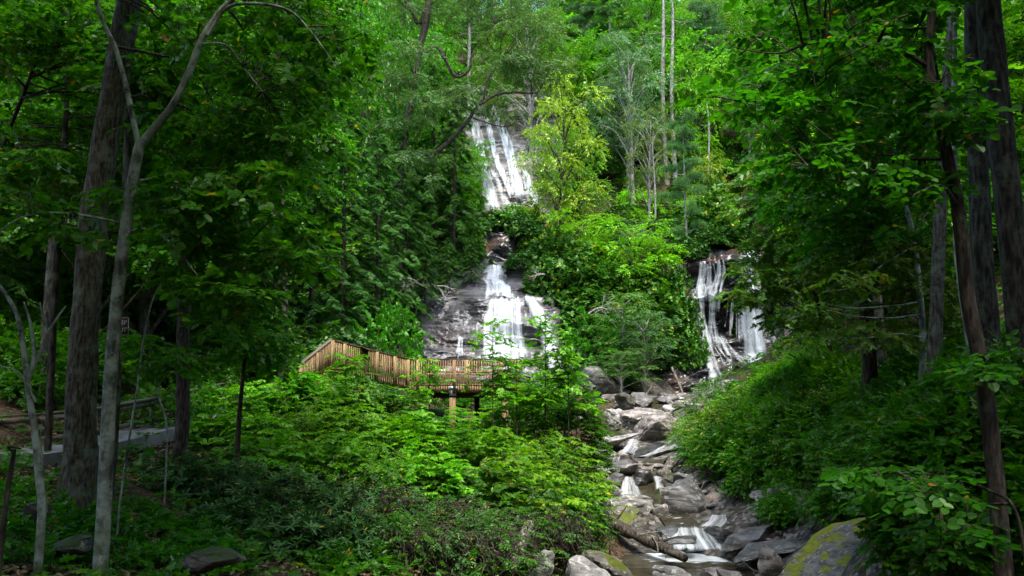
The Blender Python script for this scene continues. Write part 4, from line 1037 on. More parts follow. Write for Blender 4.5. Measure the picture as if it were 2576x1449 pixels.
ledge('rho', 1720, 660, 69.0, 1.0, 1.0, (1.0, 1.1, 1.0), 'evergreen shrub at the left shoulder of the right fall')
ledge('rho', 1845, 612, 70.5, .9, .7, (1.1, 1.15, 1.0), 'low evergreen shrub on top of the right fall brow')
# hillside fill; keep the falls, the cliffs and the creek in view clear
CLEAR = [(1195, 225, 1345, 545, 101), (1170, 560, 1310, 660, 78), (1060, 690, 1430, 1010, 74), (1190, 640, 1300, 760, 74), (1725, 618, 1930, 980, 70), (1450, 900, 1760, 1130, 62), (1260, 222, 1310, 300, 103), (60, 955, 575, 1045, 33.5)]
CLEART = [(1320, 240, 1520, 540, 80), (1530, 80, 1860, 480, 86)]
def clear(px, Y, top, bot, w):
    for x0, y0, x1, y1, Yd in CLEAR + (CLEART if bot - top > 3.2 / Y * F else []):
        if Y < Yd and px + w > x0 and px - w < x1 and bot > y0 and top < y1: return False
    return True
def fill(n, y0, y1, kinds, xr=None, mind=3.0, tries=4000):
    pts = []
    for _ in range(tries):
        if len(pts) >= n: break
        Y = rng.uniform(y0, y1); px = rng.uniform(*(xr or (-100, 2680))); x = at(px, Y)
        if any((x - a) ** 2 + (Y - b) ** 2 < mind ** 2 for a, b in pts): continue
        key = kinds[rng.integers(len(kinds))]; s = rng.uniform(.75, 1.15)
        Hn = {'maple': 14, 'yel': 11, 'grey': 15, 'lime': 10, 'hem': 17, 'pine': 22, 'snag': 20, 'rho': 2.4, 'bush': 1.9, 'bushl': 1.9, 'busha': 1.8, 'canopy': 20}[key] * s
        Rn = {'maple': 4.6, 'yel': 4.4, 'grey': 4.4, 'lime': 3.8, 'hem': 4, 'pine': 3.6, 'snag': 1, 'rho': 2.4, 'bush': 1.8, 'bushl': 1.8, 'busha': 1.7, 'canopy': 7}[key] * s
        z = gz(x, Y); _, top = proj((x, Y, z + Hn)); _, bot = proj((x, Y, z))
        if not clear(px, Y, top, bot, Rn / Y * F): continue
        pts.append((x, Y))
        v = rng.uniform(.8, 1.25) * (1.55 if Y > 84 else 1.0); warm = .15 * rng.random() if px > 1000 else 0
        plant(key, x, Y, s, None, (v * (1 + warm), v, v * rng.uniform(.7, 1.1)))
    return pts
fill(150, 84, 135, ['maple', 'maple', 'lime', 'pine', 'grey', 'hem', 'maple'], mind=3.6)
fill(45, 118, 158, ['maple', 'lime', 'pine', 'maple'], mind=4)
fill(26, 64, 84, ['maple', 'lime', 'hem', 'grey', 'maple'], (1350, 2600), 3.4)
fill(34, 56, 84, ['hem', 'maple', 'hem', 'lime'], (-100, 1150), 3.6)
fill(120, 60, 104, ['rho', 'rho', 'bush'], (600, 2200), 2.6)
fill(40, 72, 100, ['rho', 'bushl', 'bush', 'rho'], (1320, 1900), 2.0)
fill(60, 30, 58, ['rho', 'bush', 'bush'], (-150, 1000), 2.0)
fill(26, 28, 56, ['maple', 'hem', 'maple'], (-150, 640), 3.4)
fill(28, 28, 62, ['maple', 'lime', 'maple'], (2020, 2800), 3.2)

# ------------------------------------------------------------------ canopy trees out of view, added to shade the near ground
for k, (x, y, s) in enumerate([(-13, -4, 1), (-4, -9, 1.05), (5, -8, 1), (14, -3, 1), (22, 4, .9), (26, 22, .9),
                     (-3, -18, 1.1), (10, -18, 1.1), (-14, -18, 1.1), (22, -14, 1.1), (-26, -10, 1.1), (-9.5, 6.5, .85), (13, 7, .9)]):
    z = gz(x, y)
    r = plant('canopy', x, y, s, None, None, 'x', 'tall trees added to shade the near bank', z)
    px = proj((x, max(y, 1), 0))[0]
    r['label'] = 'tall out of view tree added to shade the near bank' if y < 12 else ('tall out of view tree added to shade the left woods' if x < 0 else 'tall out of view tree added to shade the right woods')

# ------------------------------------------------------------------ near trees, built one by one
def near_tree(name, label, trunk, limbs, blobs, kind, ss, lm, bm_, droop=.25, cat='tree', sides=12, twigs=True, rough=.08, flare=0, root=None, tint=None, up=.3, limbr=.03):
    """trunk/limbs: rows (px,py,Y,r); blobs: (px,py,Y,rx,ry,rz,n)"""
    tr = [(*P(a, b, c_), r) for a, b, c_, r in trunk]
    b0 = tr[0]; g0 = gz(b0[0], b0[1])
    if b0[2] > g0 - .1: tr.insert(0, (b0[0] - (tr[1][0] - b0[0]) * .15, b0[1], g0 - .3, b0[3] * 1.12))
    if not blobs and cat == 'tree' and 'young' not in name:
        a_, z_ = np.array(tr[-2]), np.array(tr[-1]); d_ = (z_ - a_)[:3] / max(1e-3, np.linalg.norm((z_ - a_)[:3])); e_ = z_[:3] + d_ * 5 + np.array([.3, .2, 0]); tr.append((*e_, z_[3] * .45)); tr.append((*(e_ + d_ * 4), z_[3] * .1))
    o0 = np.array(tr[0][:3]); root = thing(name, label, cat, o0)
    n = max(10, len(tr) * 9); q = crv(np.array(tr), n); mb = MB()
    rad = q[:, 3].copy()
    if flare: rad *= 1 + flare * np.exp(-np.maximum(q[:, 2] - q[0, 2], 0) / .45)
    tube(mb, q[:, :3] - o0, rad, sides, rough)
    mb.build('trunk', BM[bm_], root, True)
    anchors = [q[n // 4:, :]]
    for lb in limbs:
        L_ = crv(np.array([(*P(a, b, c_), r) for a, b, c_, r in lb]), len(lb) * 7); m2 = MB()
        tube(m2, L_[:, :3] - o0, L_[:, 3], 8, rough * .6); m2.build('branch', BM[bm_], root, True); anchors.append(L_)
    A = np.concatenate(anchors); tw = MB(); cr = MB()
    for (a, b, c_, rx, ry, rz, ns) in blobs:
        cc = P(a, b, c_); d = np.linalg.norm(A[:, :3] - cc, axis=1); i = int(np.argmin(d))
        if twigs: limb(tw, A[i, :3] - o0, cc - o0, min(limbr, A[i, 3]), .008, .12, 5)
        pos, D, N_ = blob_sprays(cc - o0, np.array([rx, ry, rz]), ns, droop, up)
        scatter_sprays(cr, kind, pos, D, N_, ss * rng.uniform(.7, 1.15, ns), tw)
        if twigs:
            for j in rng.integers(ns, size=max(2, ns // 5)): limb(tw, cc - o0, pos[j], .009, .004, .05, 3, 4)
    if tw.V: tw.build('twigs' if False else 'branch', BM['twig' if bm_ != 'dark' else 'dark'], root, True)
    if cr.V:
        o = cr.build('crown', LM[lm], root)
        if tint: o.color = (*tint, 1)
    return root

def area_blobs(poly, n, Y0, Y1, r, ns, rng_=None):
    """n blobs spread inside a photo polygon"""
    poly = np.array(poly, float); mn = poly.min(0); mx = poly.max(0); out = []
    while len(out) < n:
        p = mn + (mx - mn) * rng.random(2); ins = False; j = len(poly) - 1
        for i in range(len(poly)):
            if (poly[i, 1] > p[1]) != (poly[j, 1] > p[1]) and p[0] < (poly[j, 0] - poly[i, 0]) * (p[1] - poly[i, 1]) / (poly[j, 1] - poly[i, 1]) + poly[i, 0]: ins = not ins
            j = i
        if ins: out.append((p[0], p[1], rng.uniform(Y0, Y1), r, r, r * .45, ns))
    return out

# left: thick trunk
near_tree('oak_tree', 'thick rough barked trunk with mossy base on the left bank',
    [(192, 1320, 15, .33), (198, 1200, 15, .29), (210, 900, 15, .25), (232, 600, 15, .24), (275, 300, 15, .235), (325, 0, 15, .22), (365, -300, 15, .22), (400, -700, 15, .16)], [],
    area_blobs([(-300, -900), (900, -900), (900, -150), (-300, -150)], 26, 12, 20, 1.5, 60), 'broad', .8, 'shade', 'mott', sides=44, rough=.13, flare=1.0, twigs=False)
near_tree('maple_tree', 'slim pale lichened tree forking in front of the thick trunk',
    [(258, 1345, 12, .105), (268, 1150, 12, .1), (278, 950, 12, .095), (300, 700, 12, .09), (318, 560, 12, .085), (338, 430, 12, .08), (352, 362, 12, .075)],
    [[(352, 366, 12, .07), (400, 310, 12, .065), (440, 255, 12, .055), (478, 175, 12, .052), (505, 105, 12, .05), (545, 40, 12, .045), (600, -20, 12, .04), (680, -120, 12, .03)],
     [(350, 372, 12, .045), (335, 300, 12, .042), (318, 220, 12.1, .04), (290, 120, 12.2, .036), (262, 60, 12.3, .033), (235, -20, 12.4, .03)],
     [(522, 90, 12, .035), (570, 20, 12, .03), (650, 10, 12, .025), (730, 28, 12, .02), (790, 90, 12, .014), (840, 160, 12, .008)],
     [(318, 590, 12, .03), (345, 578, 11.9, .025), (385, 580, 11.8, .02), (430, 612, 11.6, .016), (475, 665, 11.5, .012), (512, 712, 11.4, .006)],
     [(350, 455, 12, .03), (420, 452, 12.3, .025), (500, 490, 12.6, .02), (580, 560, 12.8, .014), (640, 650, 13, .01), (690, 780, 13, .006)],
     [(300, 560, 12, .02), (230, 545, 11.8, .018), (140, 535, 11.6, .014), (60, 545, 11.4, .012), (0, 580, 11.2, .01)],
     [(510, 110, 12, .02), (570, 115, 12.2, .018), (620, 180, 12.4, .014), (660, 230, 12.5, .01)]],
    area_blobs([(380, 480), (700, 420), (790, 640), (730, 760), (690, 900), (640, 900), (540, 800), (420, 650)], 46, 11.5, 14.5, .42, 16)
    + area_blobs([(380, 0), (900, 0), (940, 130), (820, 330), (740, 470), (560, 480), (420, 380)], 50, 12.5, 16, .55, 16)
    + area_blobs([(0, 430), (330, 440), (300, 620), (40, 610)], 9, 10.5, 12.5, .35, 8), 'roundl', .42, 'broad', 'smooth', sides=16, rough=.05, up=.35)
near_tree('maple_tree', 'leafy maple filling the upper left corner behind the thick trunk',
    [(120, 1130, 21, .1), (135, 800, 21, .09), (155, 480, 21, .08), (170, 200, 21, .06), (180, -200, 21, .05)], [[(0, 380, 19, .05), (50, 260, 19, .045), (100, 130, 19, .03)]],
    area_blobs([(-60, -60), (500, -60), (620, 300), (560, 520), (300, 560), (-60, 450)], 90, 17, 24, .8, 30), 'maple', .62, 'broad', 'dark', up=.4)
near_tree('beech_tree', 'arching leafy tree over the dark hemlocks at the upper left',
    [(460, 1010, 24, .2), (462, 760, 24, .18), (470, 500, 24, .15), (520, 200, 24, .1), (560, -100, 24, .06)], [],
    area_blobs([(420, 350), (620, 100), (900, -40), (870, 200), (730, 420), (650, 640), (560, 620)], 70, 19, 25, .8, 30), 'broad', .6, 'broad', 'dark', up=.4)
# lower curtain of leaves left of the deck
near_tree('maple_sapling', 'drooping leafy sapling between the handrail and the deck stairs',
    [(600, 1080, 20, .06), (610, 960, 20, .05), (625, 820, 20, .04), (640, 700, 20, .02)], [],
    area_blobs([(590, 700), (680, 740), (700, 880), (680, 940), (610, 930), (570, 820)], 24, 18, 23, .5, 20), 'maple', .5, 'broad', 'dark', up=.3, cat='sapling')
near_tree('young_tree', 'bare looking pale sapling with forked stems at the left edge',
    [(105, 1290, 11, .055), (98, 1200, 11, .05), (88, 1090, 11, .045), (72, 985, 11, .04), (68, 950, 11, .04), (60, 880, 11, .035), (42, 790, 11, .03), (0, 720, 11, .025), (-30, 700, 11, .02)],
    [[(70, 965, 11, .03), (85, 900, 11, .028), (78, 820, 11, .02), (60, 760, 11, .012)], [(72, 940, 11, .03), (105, 880, 11.1, .026), (118, 840, 11.1, .02), (165, 770, 11.2, .01)],
     [(118, 842, 11, .018), (105, 780, 11, .014), (100, 760, 11, .008)], [(90, 1010, 11, .018), (50, 940, 10.9, .014), (0, 920, 10.8, .01)], [(112, 1290, 11.2, .04), (104, 1180, 11.2, .035), (95, 1080, 11.1, .03)]],
    [], 'broad', .4, 'shade', 'smooth', sides=9, rough=.05, cat='sapling')
near_tree('young_tree', 'thin dark leaning stem at the lower left edge', [(0, 1400, 9, .03), (16, 1260, 9, .028), (30, 1170, 9, .025), (36, 1130, 9, .02)], [[(36, 1140, 9, .015), (20, 1125, 9, .012), (52, 1128, 9, .01)]], [], 'broad', .4, 'shade', 'dark', sides=8, cat='sapling')
near_tree('young_tree', 'thin curved sapling right of the forked pale tree',
    [(300, 1290, 14, .02), (318, 1150, 14, .02), (345, 980, 14, .018), (362, 850, 14, .016), (390, 740, 14, .012), (430, 690, 14, .009), (480, 664, 14, .006)], [],
    [], 'broad', .4, 'shade', 'smooth', sides=7, cat='sapling')
near_tree('understory_tree', 'dark slim trunk just behind the thick left trunk', [(290, 1000, 17, .1), (292, 800, 17, .1), (315, 560, 17, .09), (322, 350, 17, .08), (330, 100, 17, .06)], [], [], 'broad', .4, 'shade', 'oak', sides=10)
near_tree('understory_tree', 'dark straight trunk beside the hemlocks left of the deck', [(708, 920, 36, .35), (706, 780, 36, .33), (704, 600, 36, .3), (700, 300, 36, .25)], [], [], 'broad', .4, 'shade', 'dark', sides=10)
near_tree('understory_tree', 'grey trunk deep in the woods at far left', [(108, 1010, 26, .14), (112, 900, 26, .13), (128, 650, 26, .12), (150, 420, 26, .1)], [], [], 'broad', .4, 'shade', 'oak', sides=10)
# leaf fan low left (maple twig over the path)
near_tree('maple_sapling', 'low leafy maple spray over the path behind the forked tree',
    [(420, 1090, 17, .02), (400, 1000, 17, .018), (380, 930, 17, .012), (360, 880, 17, .008)], [],
    area_blobs([(300, 840), (420, 870), (490, 900), (440, 960), (340, 900)], 12, 15.5, 18, .35, 12), 'maple', .42, 'broad', 'smooth', cat='sapling')

# right side trees
near_tree('poplar_tree', 'huge furrowed trunk cut by the right edge', [(2590, 1080, 12.5, .23), (2566, 800, 12.5, .2), (2534, 480, 12.5, .19), (2504, 200, 12.5, .185), (2484, -20, 12.5, .18), (2460, -400, 12.5, .18)], [],
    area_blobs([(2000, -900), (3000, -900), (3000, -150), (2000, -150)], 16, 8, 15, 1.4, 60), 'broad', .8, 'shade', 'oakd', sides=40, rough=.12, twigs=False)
near_tree('poplar_tree', 'thick grey trunk just left of the huge right trunk', [(2510, 1090, 15, .22), (2492, 900, 15, .2), (2476, 700, 15, .19), (2462, 450, 15, .18), (2452, 200, 15, .165), (2446, -100, 15, .15)], [], [], 'broad', .4, 'shade', 'oakd', sides=36, rough=.12)
near_tree('basswood_tree', 'dark crooked tree with long arching branches on the right',
    [(2510, 1260, 9.5, .1), (2490, 1080, 9.5, .095), (2465, 900, 9.5, .09), (2437, 760, 9.5, .085), (2415, 560, 9.5, .08), (2398, 460, 9.5, .075), (2370, 330, 9.5, .065), (2345, 220, 9.5, .06), (2337, 120, 9.5, .055), (2348, -20, 9.5, .05), (2360, -250, 9.5, .04)],
    [[(2340, 172, 9.5, .035), (2290, 140, 9.5, .03), (2217, 117, 9.4, .026), (2160, 110, 9.3, .024), (2100, 103, 9.2, .021), (2030, 110, 9.1, .018), (1967, 133, 9, .013), (1900, 130, 8.9, .009), (1845, 118, 8.8, .005)],
     [(2210, 118, 9.4, .014), (2130, 160, 9.3, .012), (2060, 215, 9.2, .01), (1990, 260, 9.1, .008), (1900, 300, 9, .005)],
     [(2330, 70, 9.5, .02), (2230, 80, 9.6, .016), (2130, 120, 9.7, .012), (2040, 180, 9.8, .008)],
     [(2375, 400, 9.5, .022), (2300, 400, 9.7, .018), (2200, 390, 9.8, .014), (2080, 425, 9.9, .01), (1990, 430, 10, .006)],
     [(2355, 260, 9.5, .018), (2290, 220, 9.3, .014), (2240, 180, 9.2, .01)]],
    area_blobs([(1860, 60), (2060, 60), (2330, 60), (2420, 330), (2330, 520), (2040, 460), (1930, 350), (1840, 250)], 70, 8.3, 11.5, .35, 10)
    + area_blobs([(1900, -150), (2500, -200), (2400, 60), (2000, 60)], 34, 8.5, 12, .4, 12), 'bigr', .3, 'shade', 'dark', sides=12, up=.4)
near_tree('maple_tree', 'leafy maple hanging over the right hand bank',
    [(2190, 960, 24, .22), (2180, 780, 24, .21), (2160, 560, 24, .19), (2150, 300, 24, .15), (2140, 0, 24, .1)], [],
    area_blobs([(1960, -60), (2360, -60), (2420, 700), (2000, 700), (1930, 420), (2020, 250)], 90, 19, 26, .8, 30), 'maple', .6, 'shade', 'dark', up=.4)
near_tree('maple_tree', 'sunlit maple leaning over the right fall',
    [(2130, 1010, 33, .1), (2080, 850, 33, .09), (2040, 700, 33, .07), (1990, 560, 33, .05)], [[(2080, 850, 33, .04), (1980, 760, 32, .025), (1900, 730, 31, .012)], [(2060, 800, 33, .03), (1960, 650, 32, .02), (1880, 600, 31.5, .01)]],
    area_blobs([(1930, 420), (2020, 400), (2120, 700), (2060, 900), (1960, 880), (1925, 760), (1880, 700), (1950, 560)], 60, 29, 35, .8, 26) +
    area_blobs([(1850, 400), (1960, 420), (1940, 560), (1880, 560)], 12, 31, 34, .7, 22) +
    area_blobs([(1870, 590), (1930, 600), (1900, 650)], 3, 31, 33, .45, 14) + area_blobs([(1845, 740), (1930, 700), (1930, 800), (1880, 790)], 5, 30, 32, .5, 14), 'maple', .62, 'autumn', 'dark', up=.35, tint=(.9, 1.15, .9))
near_tree('dogwood_tree', 'airy branching tree with thin crossing branches on the right',
    [(2320, 1000, 20, .09), (2322, 850, 20, .085), (2310, 700, 20, .08), (2290, 560, 20, .06), (2240, 400, 20, .04)],
    [[(2310, 760, 20, .025), (2240, 770, 19.5, .02), (2140, 775, 19, .014), (2060, 760, 18.5, .008)], [(2315, 790, 20, .02), (2240, 800, 19.5, .016), (2150, 795, 19, .012), (2080, 780, 18.6, .006)],
     [(2325, 850, 20, .02), (2260, 840, 19.3, .016), (2180, 850, 19, .01), (2110, 850, 18.6, .006)], [(2300, 620, 20, .025), (2230, 660, 19.5, .018), (2150, 720, 19, .012), (2070, 735, 18.6, .006)]],
    area_blobs([(2020, 640), (2400, 600), (2420, 860), (2100, 860), (2030, 760)], 34, 18, 24, .6, 18), 'maple', .55, 'autumn', 'smooth', sides=9)
near_tree('understory_tree', 'straight grey trunk between the dogwood and the thick trunks', [(2352, 960, 18, .16), (2355, 800, 18, .15), (2362, 600, 18, .14), (2372, 400, 18, .12), (2385, 150, 18, .1)], [], [], 'broad', .4, 'shade', 'oak', sides=14)
near_tree('understory_tree', 'slender mottled trunk leaning beside the thick grey trunk', [(2475, 1010, 16, .09), (2440, 850, 16, .085), (2412, 650, 16, .08), (2405, 500, 16, .07), (2400, 350, 16, .06)], [], [], 'broad', .4, 'shade', 'smooth', sides=12)
near_tree('understory_tree', 'dark trunk with a wide foot in the middle of the right woods', [(2200, 800, 27, .3), (2190, 700, 27, .27), (2172, 600, 27, .24), (2165, 450, 27, .2)], [], [], 'broad', .4, 'shade', 'oak', sides=14)

near_tree('basswood_sapling', 'low branch of large rounded leaves hanging over the right bank above the mossy slab',
    [(2560, 1300, 9, .02), (2480, 1230, 9, .017), (2380, 1200, 9, .013), (2280, 1190, 9, .01), (2190, 1195, 9, .006)], [],
    area_blobs([(2130, 1180), (2260, 1170), (2440, 1210), (2450, 1340), (2340, 1400), (2290, 1290)], 13, 8, 9.6, .22, 9), 'bigr', .3, 'shade', 'dark', cat='sapling', sides=7, up=.3)
near_tree('basswood_sapling', 'small twig of large leaves in the dark right woods',
    [(2620, 980, 9.5, .02), (2560, 960, 9.5, .015), (2500, 940, 9.5, .01)], [],
    area_blobs([(2440, 880), (2576, 860), (2576, 980), (2480, 980)], 6, 8.5, 10, .2, 8), 'bigr', .3, 'shade', 'dark', cat='sapling', sides=7, up=.3)
# saplings and twigs in front of the lower fall
def sapling(px, base, top, Y, ns, label, wpx, lm='lime', kind='vine', ss=.5, lean=0):
    bl = []
    for k in range(ns):
        t = (k + .5) / ns; w = wpx * (1 - .65 * t) ; bl.append((px + lean * t + rng.uniform(-w, w), base + (top - base) * t + rng.uniform(-8, 8), Y + rng.uniform(-.4, .4), .28, .28, .12, 4))
    near_tree('sapling', label, [(px, base + 40, Y, .025), (px + lean * .3, base * .6 + top * .4, Y, .018), (px + lean, top, Y, .008)], [], bl, kind, ss, lm, 'dark', cat='sapling', sides=6, limbr=.012, up=.25)
sapling(1240, 1010, 808, 29, 26, 'tall thin sapling with big lobed leaves in front of the lower fall', 60, ss=.42)
sapling(1372, 1010, 795, 30, 46, 'bushy sapling right of the thin one in front of the lower fall', 85, ss=.42)
sapling(1300, 1010, 900, 29.5, 26, 'short sapling between the two taller saplings', 70, ss=.42)
sapling(1430, 1030, 890, 30, 30, 'leafy sapling at the right end of the thicket', 80, ss=.42)
sapling(1080, 1010, 905, 30, 20, 'small sapling in front of the deck corner', 50, ss=.42)
sapling(870, 1000, 880, 29, 16, 'small sapling in front of the ramp', 50, ss=.42)
sapling(1790, 1180, 1020, 33, 26, 'slender yellow green sapling on the right bank', 50, 'yel', 'broad', .45)
sapling(1752, 1090, 990, 38, 20, 'sapling with bright compound leaves before the right fall', 60, 'lime', 'fine', .6)
sapling(1840, 1110, 985, 36, 24, 'spreading sapling below the right fall', 90, 'yel', 'broad', .5)

# ------------------------------------------------------------------ the vine thicket, mound by mound
def thicket(px, top, Y, R, label, lm='lime', kind='vine', ss=.42, n=300, tint=None, twig=60, name='vine_covered_shrub', leaf_floor=.15, hfac=1.0):
    x = at(px, Y); zt = P(px, top, Y)[2]; z0 = gz(x, Y); Hh = max(.9, (zt - z0)) * hfac
    root = thing(name, label, 'shrub', (x, Y, z0), 'shrubs of the vine thicket'); cr = MB(); tw = MB()
    n = int(n * max(1, Hh / 2.2))
    u = nrm(rng.normal(size=(n, 3))); u[:, 2] = np.abs(u[:, 2]) ; 
    # ledges of leaves, most of them on top
    lump = 1 + .4 * vnoise(u * 2.4 + rng.uniform(0, 90)) + .12 * vnoise(u * 6 + rng.uniform(0, 90))
    pos = u ** np.array([1, 1, 1]) * (lump * rng.uniform(.8, 1.0, n))[:, None] * np.array([R, R, Hh])
    keep = (u[:, 2] > leaf_floor + .25 * rng.random(n)); pos = pos[keep]; u = u[keep]; m_ = len(pos)
    D = u * np.array([1, 1, .0]) + rng.normal(size=(m_, 3)) * np.array([.6, .6, .12]); D[:, 2] -= .05
    scatter_sprays(cr, kind, pos, D, np.array([0, 0, 1.0]) + rng.normal(size=(m_, 3)) * .22, ss * rng.uniform(.75, 1.2, m_), tw)
    for k in range(twig):
        a = rng.uniform(0, 2 * pi); e = np.array([cos(a) * R * rng.uniform(.5, 1.05), sin(a) * R * rng.uniform(.5, 1.05), Hh * rng.uniform(.25, .8)])
        s = np.array([rng.normal() * R * .35, rng.normal() * R * .35, -.2])
        mid = (s + e) / 2 + rng.normal(size=3) * .25; l2 = e + np.array([cos(a), sin(a), rng.uniform(-1.6, .2)]) * rng.uniform(.1, .5)
        tube(tw, crv([s, mid, e, l2], 9), np.linspace(rng.uniform(.01, .03), .004, 9), 3)
    tw.build('stem', BM['twig'], root, True); f = cr.build('foliage', LM[lm], root)
    if tint: f.color = (*tint, 1)
TH_ = [
    (560, 1010, 32, 2.0, 'back'), (680, 960, 31, 2.0, 'back'), (775, 925, 31, 1.7, 'back'), (870, 925, 31, 1.7, 'back'), (980, 975, 31, 1.8, 'back'), (1085, 1035, 31, 1.6, 'back'),
    (1205, 1062, 31, 1.5, 'back'), (1315, 955, 31.5, 1.5, 'back'), (1385, 925, 32, 1.5, 'back'), (1450, 985, 32, 1.2, 'back'),
    (640, 1030, 27.5, 1.8, 'middle'), (760, 1000, 27.5, 1.8, 'middle'), (880, 1000, 27.5, 1.8, 'middle'), (1000, 1045, 27.5, 1.8, 'middle'), (1120, 1075, 27.5, 1.7, 'middle'),
    (1240, 1075, 28, 1.8, 'middle'), (1345, 1080, 28, 1.7, 'middle'), (1430, 1125, 28.5, 1.2, 'middle'),
    (700, 1085, 24, 1.6, 'front'), (830, 1080, 24, 1.6, 'front'), (950, 1100, 24, 1.6, 'front'), (1070, 1135, 24, 1.6, 'front'), (1190, 1150, 24, 1.6, 'front'), (1310, 1155, 24.5, 1.6, 'front'), (1400, 1180, 25.5, 1.3, 'front'),
]
land = {'back': ['beside the handrail end', 'below the hanging leaves', 'below the stair rail', 'under the ramp', 'under the ramp foot', 'left of the concrete footed post', 'right of the deck post', 'under the saplings', 'right of the saplings', 'against the upper creek'],
        'middle': ['at the left end', 'below the stair rail', 'below the ramp', 'below the deck corner', 'below the deck post', 'below the deck beam', 'below the bushy sapling', 'beside the creek boulders'],
        'front': ['above the rhododendrons', 'second from the left', 'third from the left', 'at the middle', 'right of the middle', 'above the dead leaning trunk', 'beside the fan shaped cascade']}
cnt = {}
for (px, top, Y, R, row) in TH_:
    j = cnt.get(row, 0); cnt[row] = j + 1
    thicket(px, top, Y, R, f'lime vine shrub, {row} row of thicket, {land[row][j]}', lm='broad' if j % 5 == 4 else 'lime', kind='fine' if (j + len(row)) % 5 == 2 else 'vine', ss=.48, tint=(rng.uniform(.8, 1.2), rng.uniform(.85, 1.15), 1), n=380, twig=40)
for i, (px, top, Y, R, lab) in enumerate([
    (1040, 1230, 21.5, 1.5, 'twiggy dark shrub at the middle of the thicket foot'), (1160, 1240, 21.5, 1.5, 'twiggy dark shrub below the deck post'),
    (1280, 1240, 22, 1.4, 'twiggy dark shrub beside the leaning dead trunk'), (1375, 1250, 23, 1.2, 'hanging vine shrub at the right corner of the thicket'), (1440, 1240, 25, 1.0, 'hanging vines above the mossy boulder'),
    (930, 1200, 21, 1.4, 'twiggy dark shrub right of the rhododendrons'), (1000, 1290, 19, 1.2, 'low twiggy shrub at the bottom beside the rhododendrons'), (1110, 1300, 19.5, 1.2, 'low twiggy shrub at the bottom middle'), (1220, 1300, 20, 1.1, 'low twiggy shrub at the bottom left of the leaning trunk')]):
    thicket(px, top, Y, R, lab, 'rhodo' if i % 2 else 'broad', 'broad', .36, 330, twig=200, leaf_floor=0.0)
def rhodo(px, top, Y, R, label, n=190):
    x = at(px, Y); zt = P(px, top, Y)[2]; z0 = gz(x, Y); Hh = max(.8, zt - z0)
    root = thing('rhododendron', label, 'shrub', (x, Y, z0), 'rhododendrons at the thicket foot'); cr = MB(); tw = MB()
    u = nrm(rng.normal(size=(n, 3))); u[:, 2] = np.abs(u[:, 2]); pos = u * rng.uniform(.6, 1.05, n)[:, None] * np.array([R, R, Hh])
    D = nrm(np.stack([rng.normal(size=n), rng.normal(size=n), rng.normal(size=n) * .3], -1))
    scatter_sprays(cr, 'rho', pos, D, np.array([0, 0, 1.0]) + u * .8 + rng.normal(size=(n, 3)) * .3, rng.uniform(.15, .24, n))
    for k in range(n // 2): limb(tw, [rng.normal() * .3, rng.normal() * .3, -.2], pos[k * 2], .014, .006, .05, 3, 5)
    tw.build('stem', BM['twig'], root, True); cr.build('foliage', LM['rhodo'], root)
for a in [(560, 1130, 19, 1.3, 'rhododendron below the footpath at the left of the thicket'), (660, 1150, 18.5, 1.3, 'rhododendron with long leaves left of the twigs'), (770, 1180, 18.5, 1.3, 'rhododendron in the middle of the dark clump'),
          (880, 1190, 18.5, 1.2, 'rhododendron at the right of the dark clump'), (620, 1250, 16.5, 1.2, 'rhododendron low in front on the left'), (740, 1265, 16.5, 1.2, 'rhododendron low in front beside the mossy boulder'), (850, 1290, 17, 1.0, 'rhododendron low in front on the right'), (470, 1140, 19.5, 1.2, 'rhododendron right of the slim tree base')]: rhodo(*a)

# ------------------------------------------------------------------ undergrowth
def lows(n, poly, Y0f, kinds, s0, s1, lab, group, tint=(1, 1, 1)):
    """plants inside a photo polygon, standing on the ground"""
    poly = np.array(poly, float); k = 0; t = 0
    while k < n and t < n * 60:
        t += 1; p = poly.min(0) + (poly.max(0) - poly.min(0)) * rng.random(2); ins = False; j = len(poly) - 1
        for i in range(len(poly)):
            if (poly[i, 1] > p[1]) != (poly[j, 1] > p[1]) and p[0] < (poly[j, 0] - poly[i, 0]) * (p[1] - poly[i, 1]) / (poly[j, 1] - poly[i, 1]) + poly[i, 0]: ins = not ins
            j = i
        if not ins: continue
        # march along the ray to the ground
        Ys = np.linspace(7, 70, 400); q = Pv(p[0], p[1], Ys); g = gz(q[:, 0], q[:, 1]); hit = np.nonzero(q[:, 2] < g)[0]
        if not len(hit): continue
        i = hit[0]; 
        if not (Y0f[0] < Ys[i] < Y0f[1]): continue
        key = kinds[rng.integers(len(kinds))]; s = rng.uniform(s0, s1); v = rng.uniform(.85, 1.2)
        plant(key, q[i, 0], Ys[i], s, None, (v * tint[0], v * tint[1], v * tint[2])); k += 1
lows(150, [(1790, 1180), (1770, 1090), (1930, 980), (2576, 900), (2576, 1449), (2470, 1449), (2400, 1320), (2200, 1235), (1930, 1190)], (8, 50), ['bush', 'bush', 'busha', 'bush'], .45, .85, None, None)
lows(40, [(1740, 1110), (1800, 1040), (1960, 960), (2100, 920), (2200, 1000), (1950, 1150), (1830, 1170)], (24, 60), ['bushl', 'bushl', 'busha'], .5, .8, None, None, (1.2, 1.15, 1))
lows(75, [(0, 1449), (0, 1250), (250, 1290), (700, 1280), (1000, 1449)], (7, 20), ['low'], .35, .75, None, None, (1.25, 1.15, 1.1))
lows(40, [(1760, 1200), (1880, 1190), (2100, 1240), (2250, 1290), (2000, 1330), (1850, 1250)], (18, 40), ['low', 'low', 'bush'], .35, .6, None, None, (1.1, 1.1, 1))
lows(60, [(0, 1040), (0, 760), (300, 800), (700, 900), (700, 1000), (560, 960), (280, 1020)], (33, 60), ['low', 'bush', 'low'], .7, 1.1, None, None)
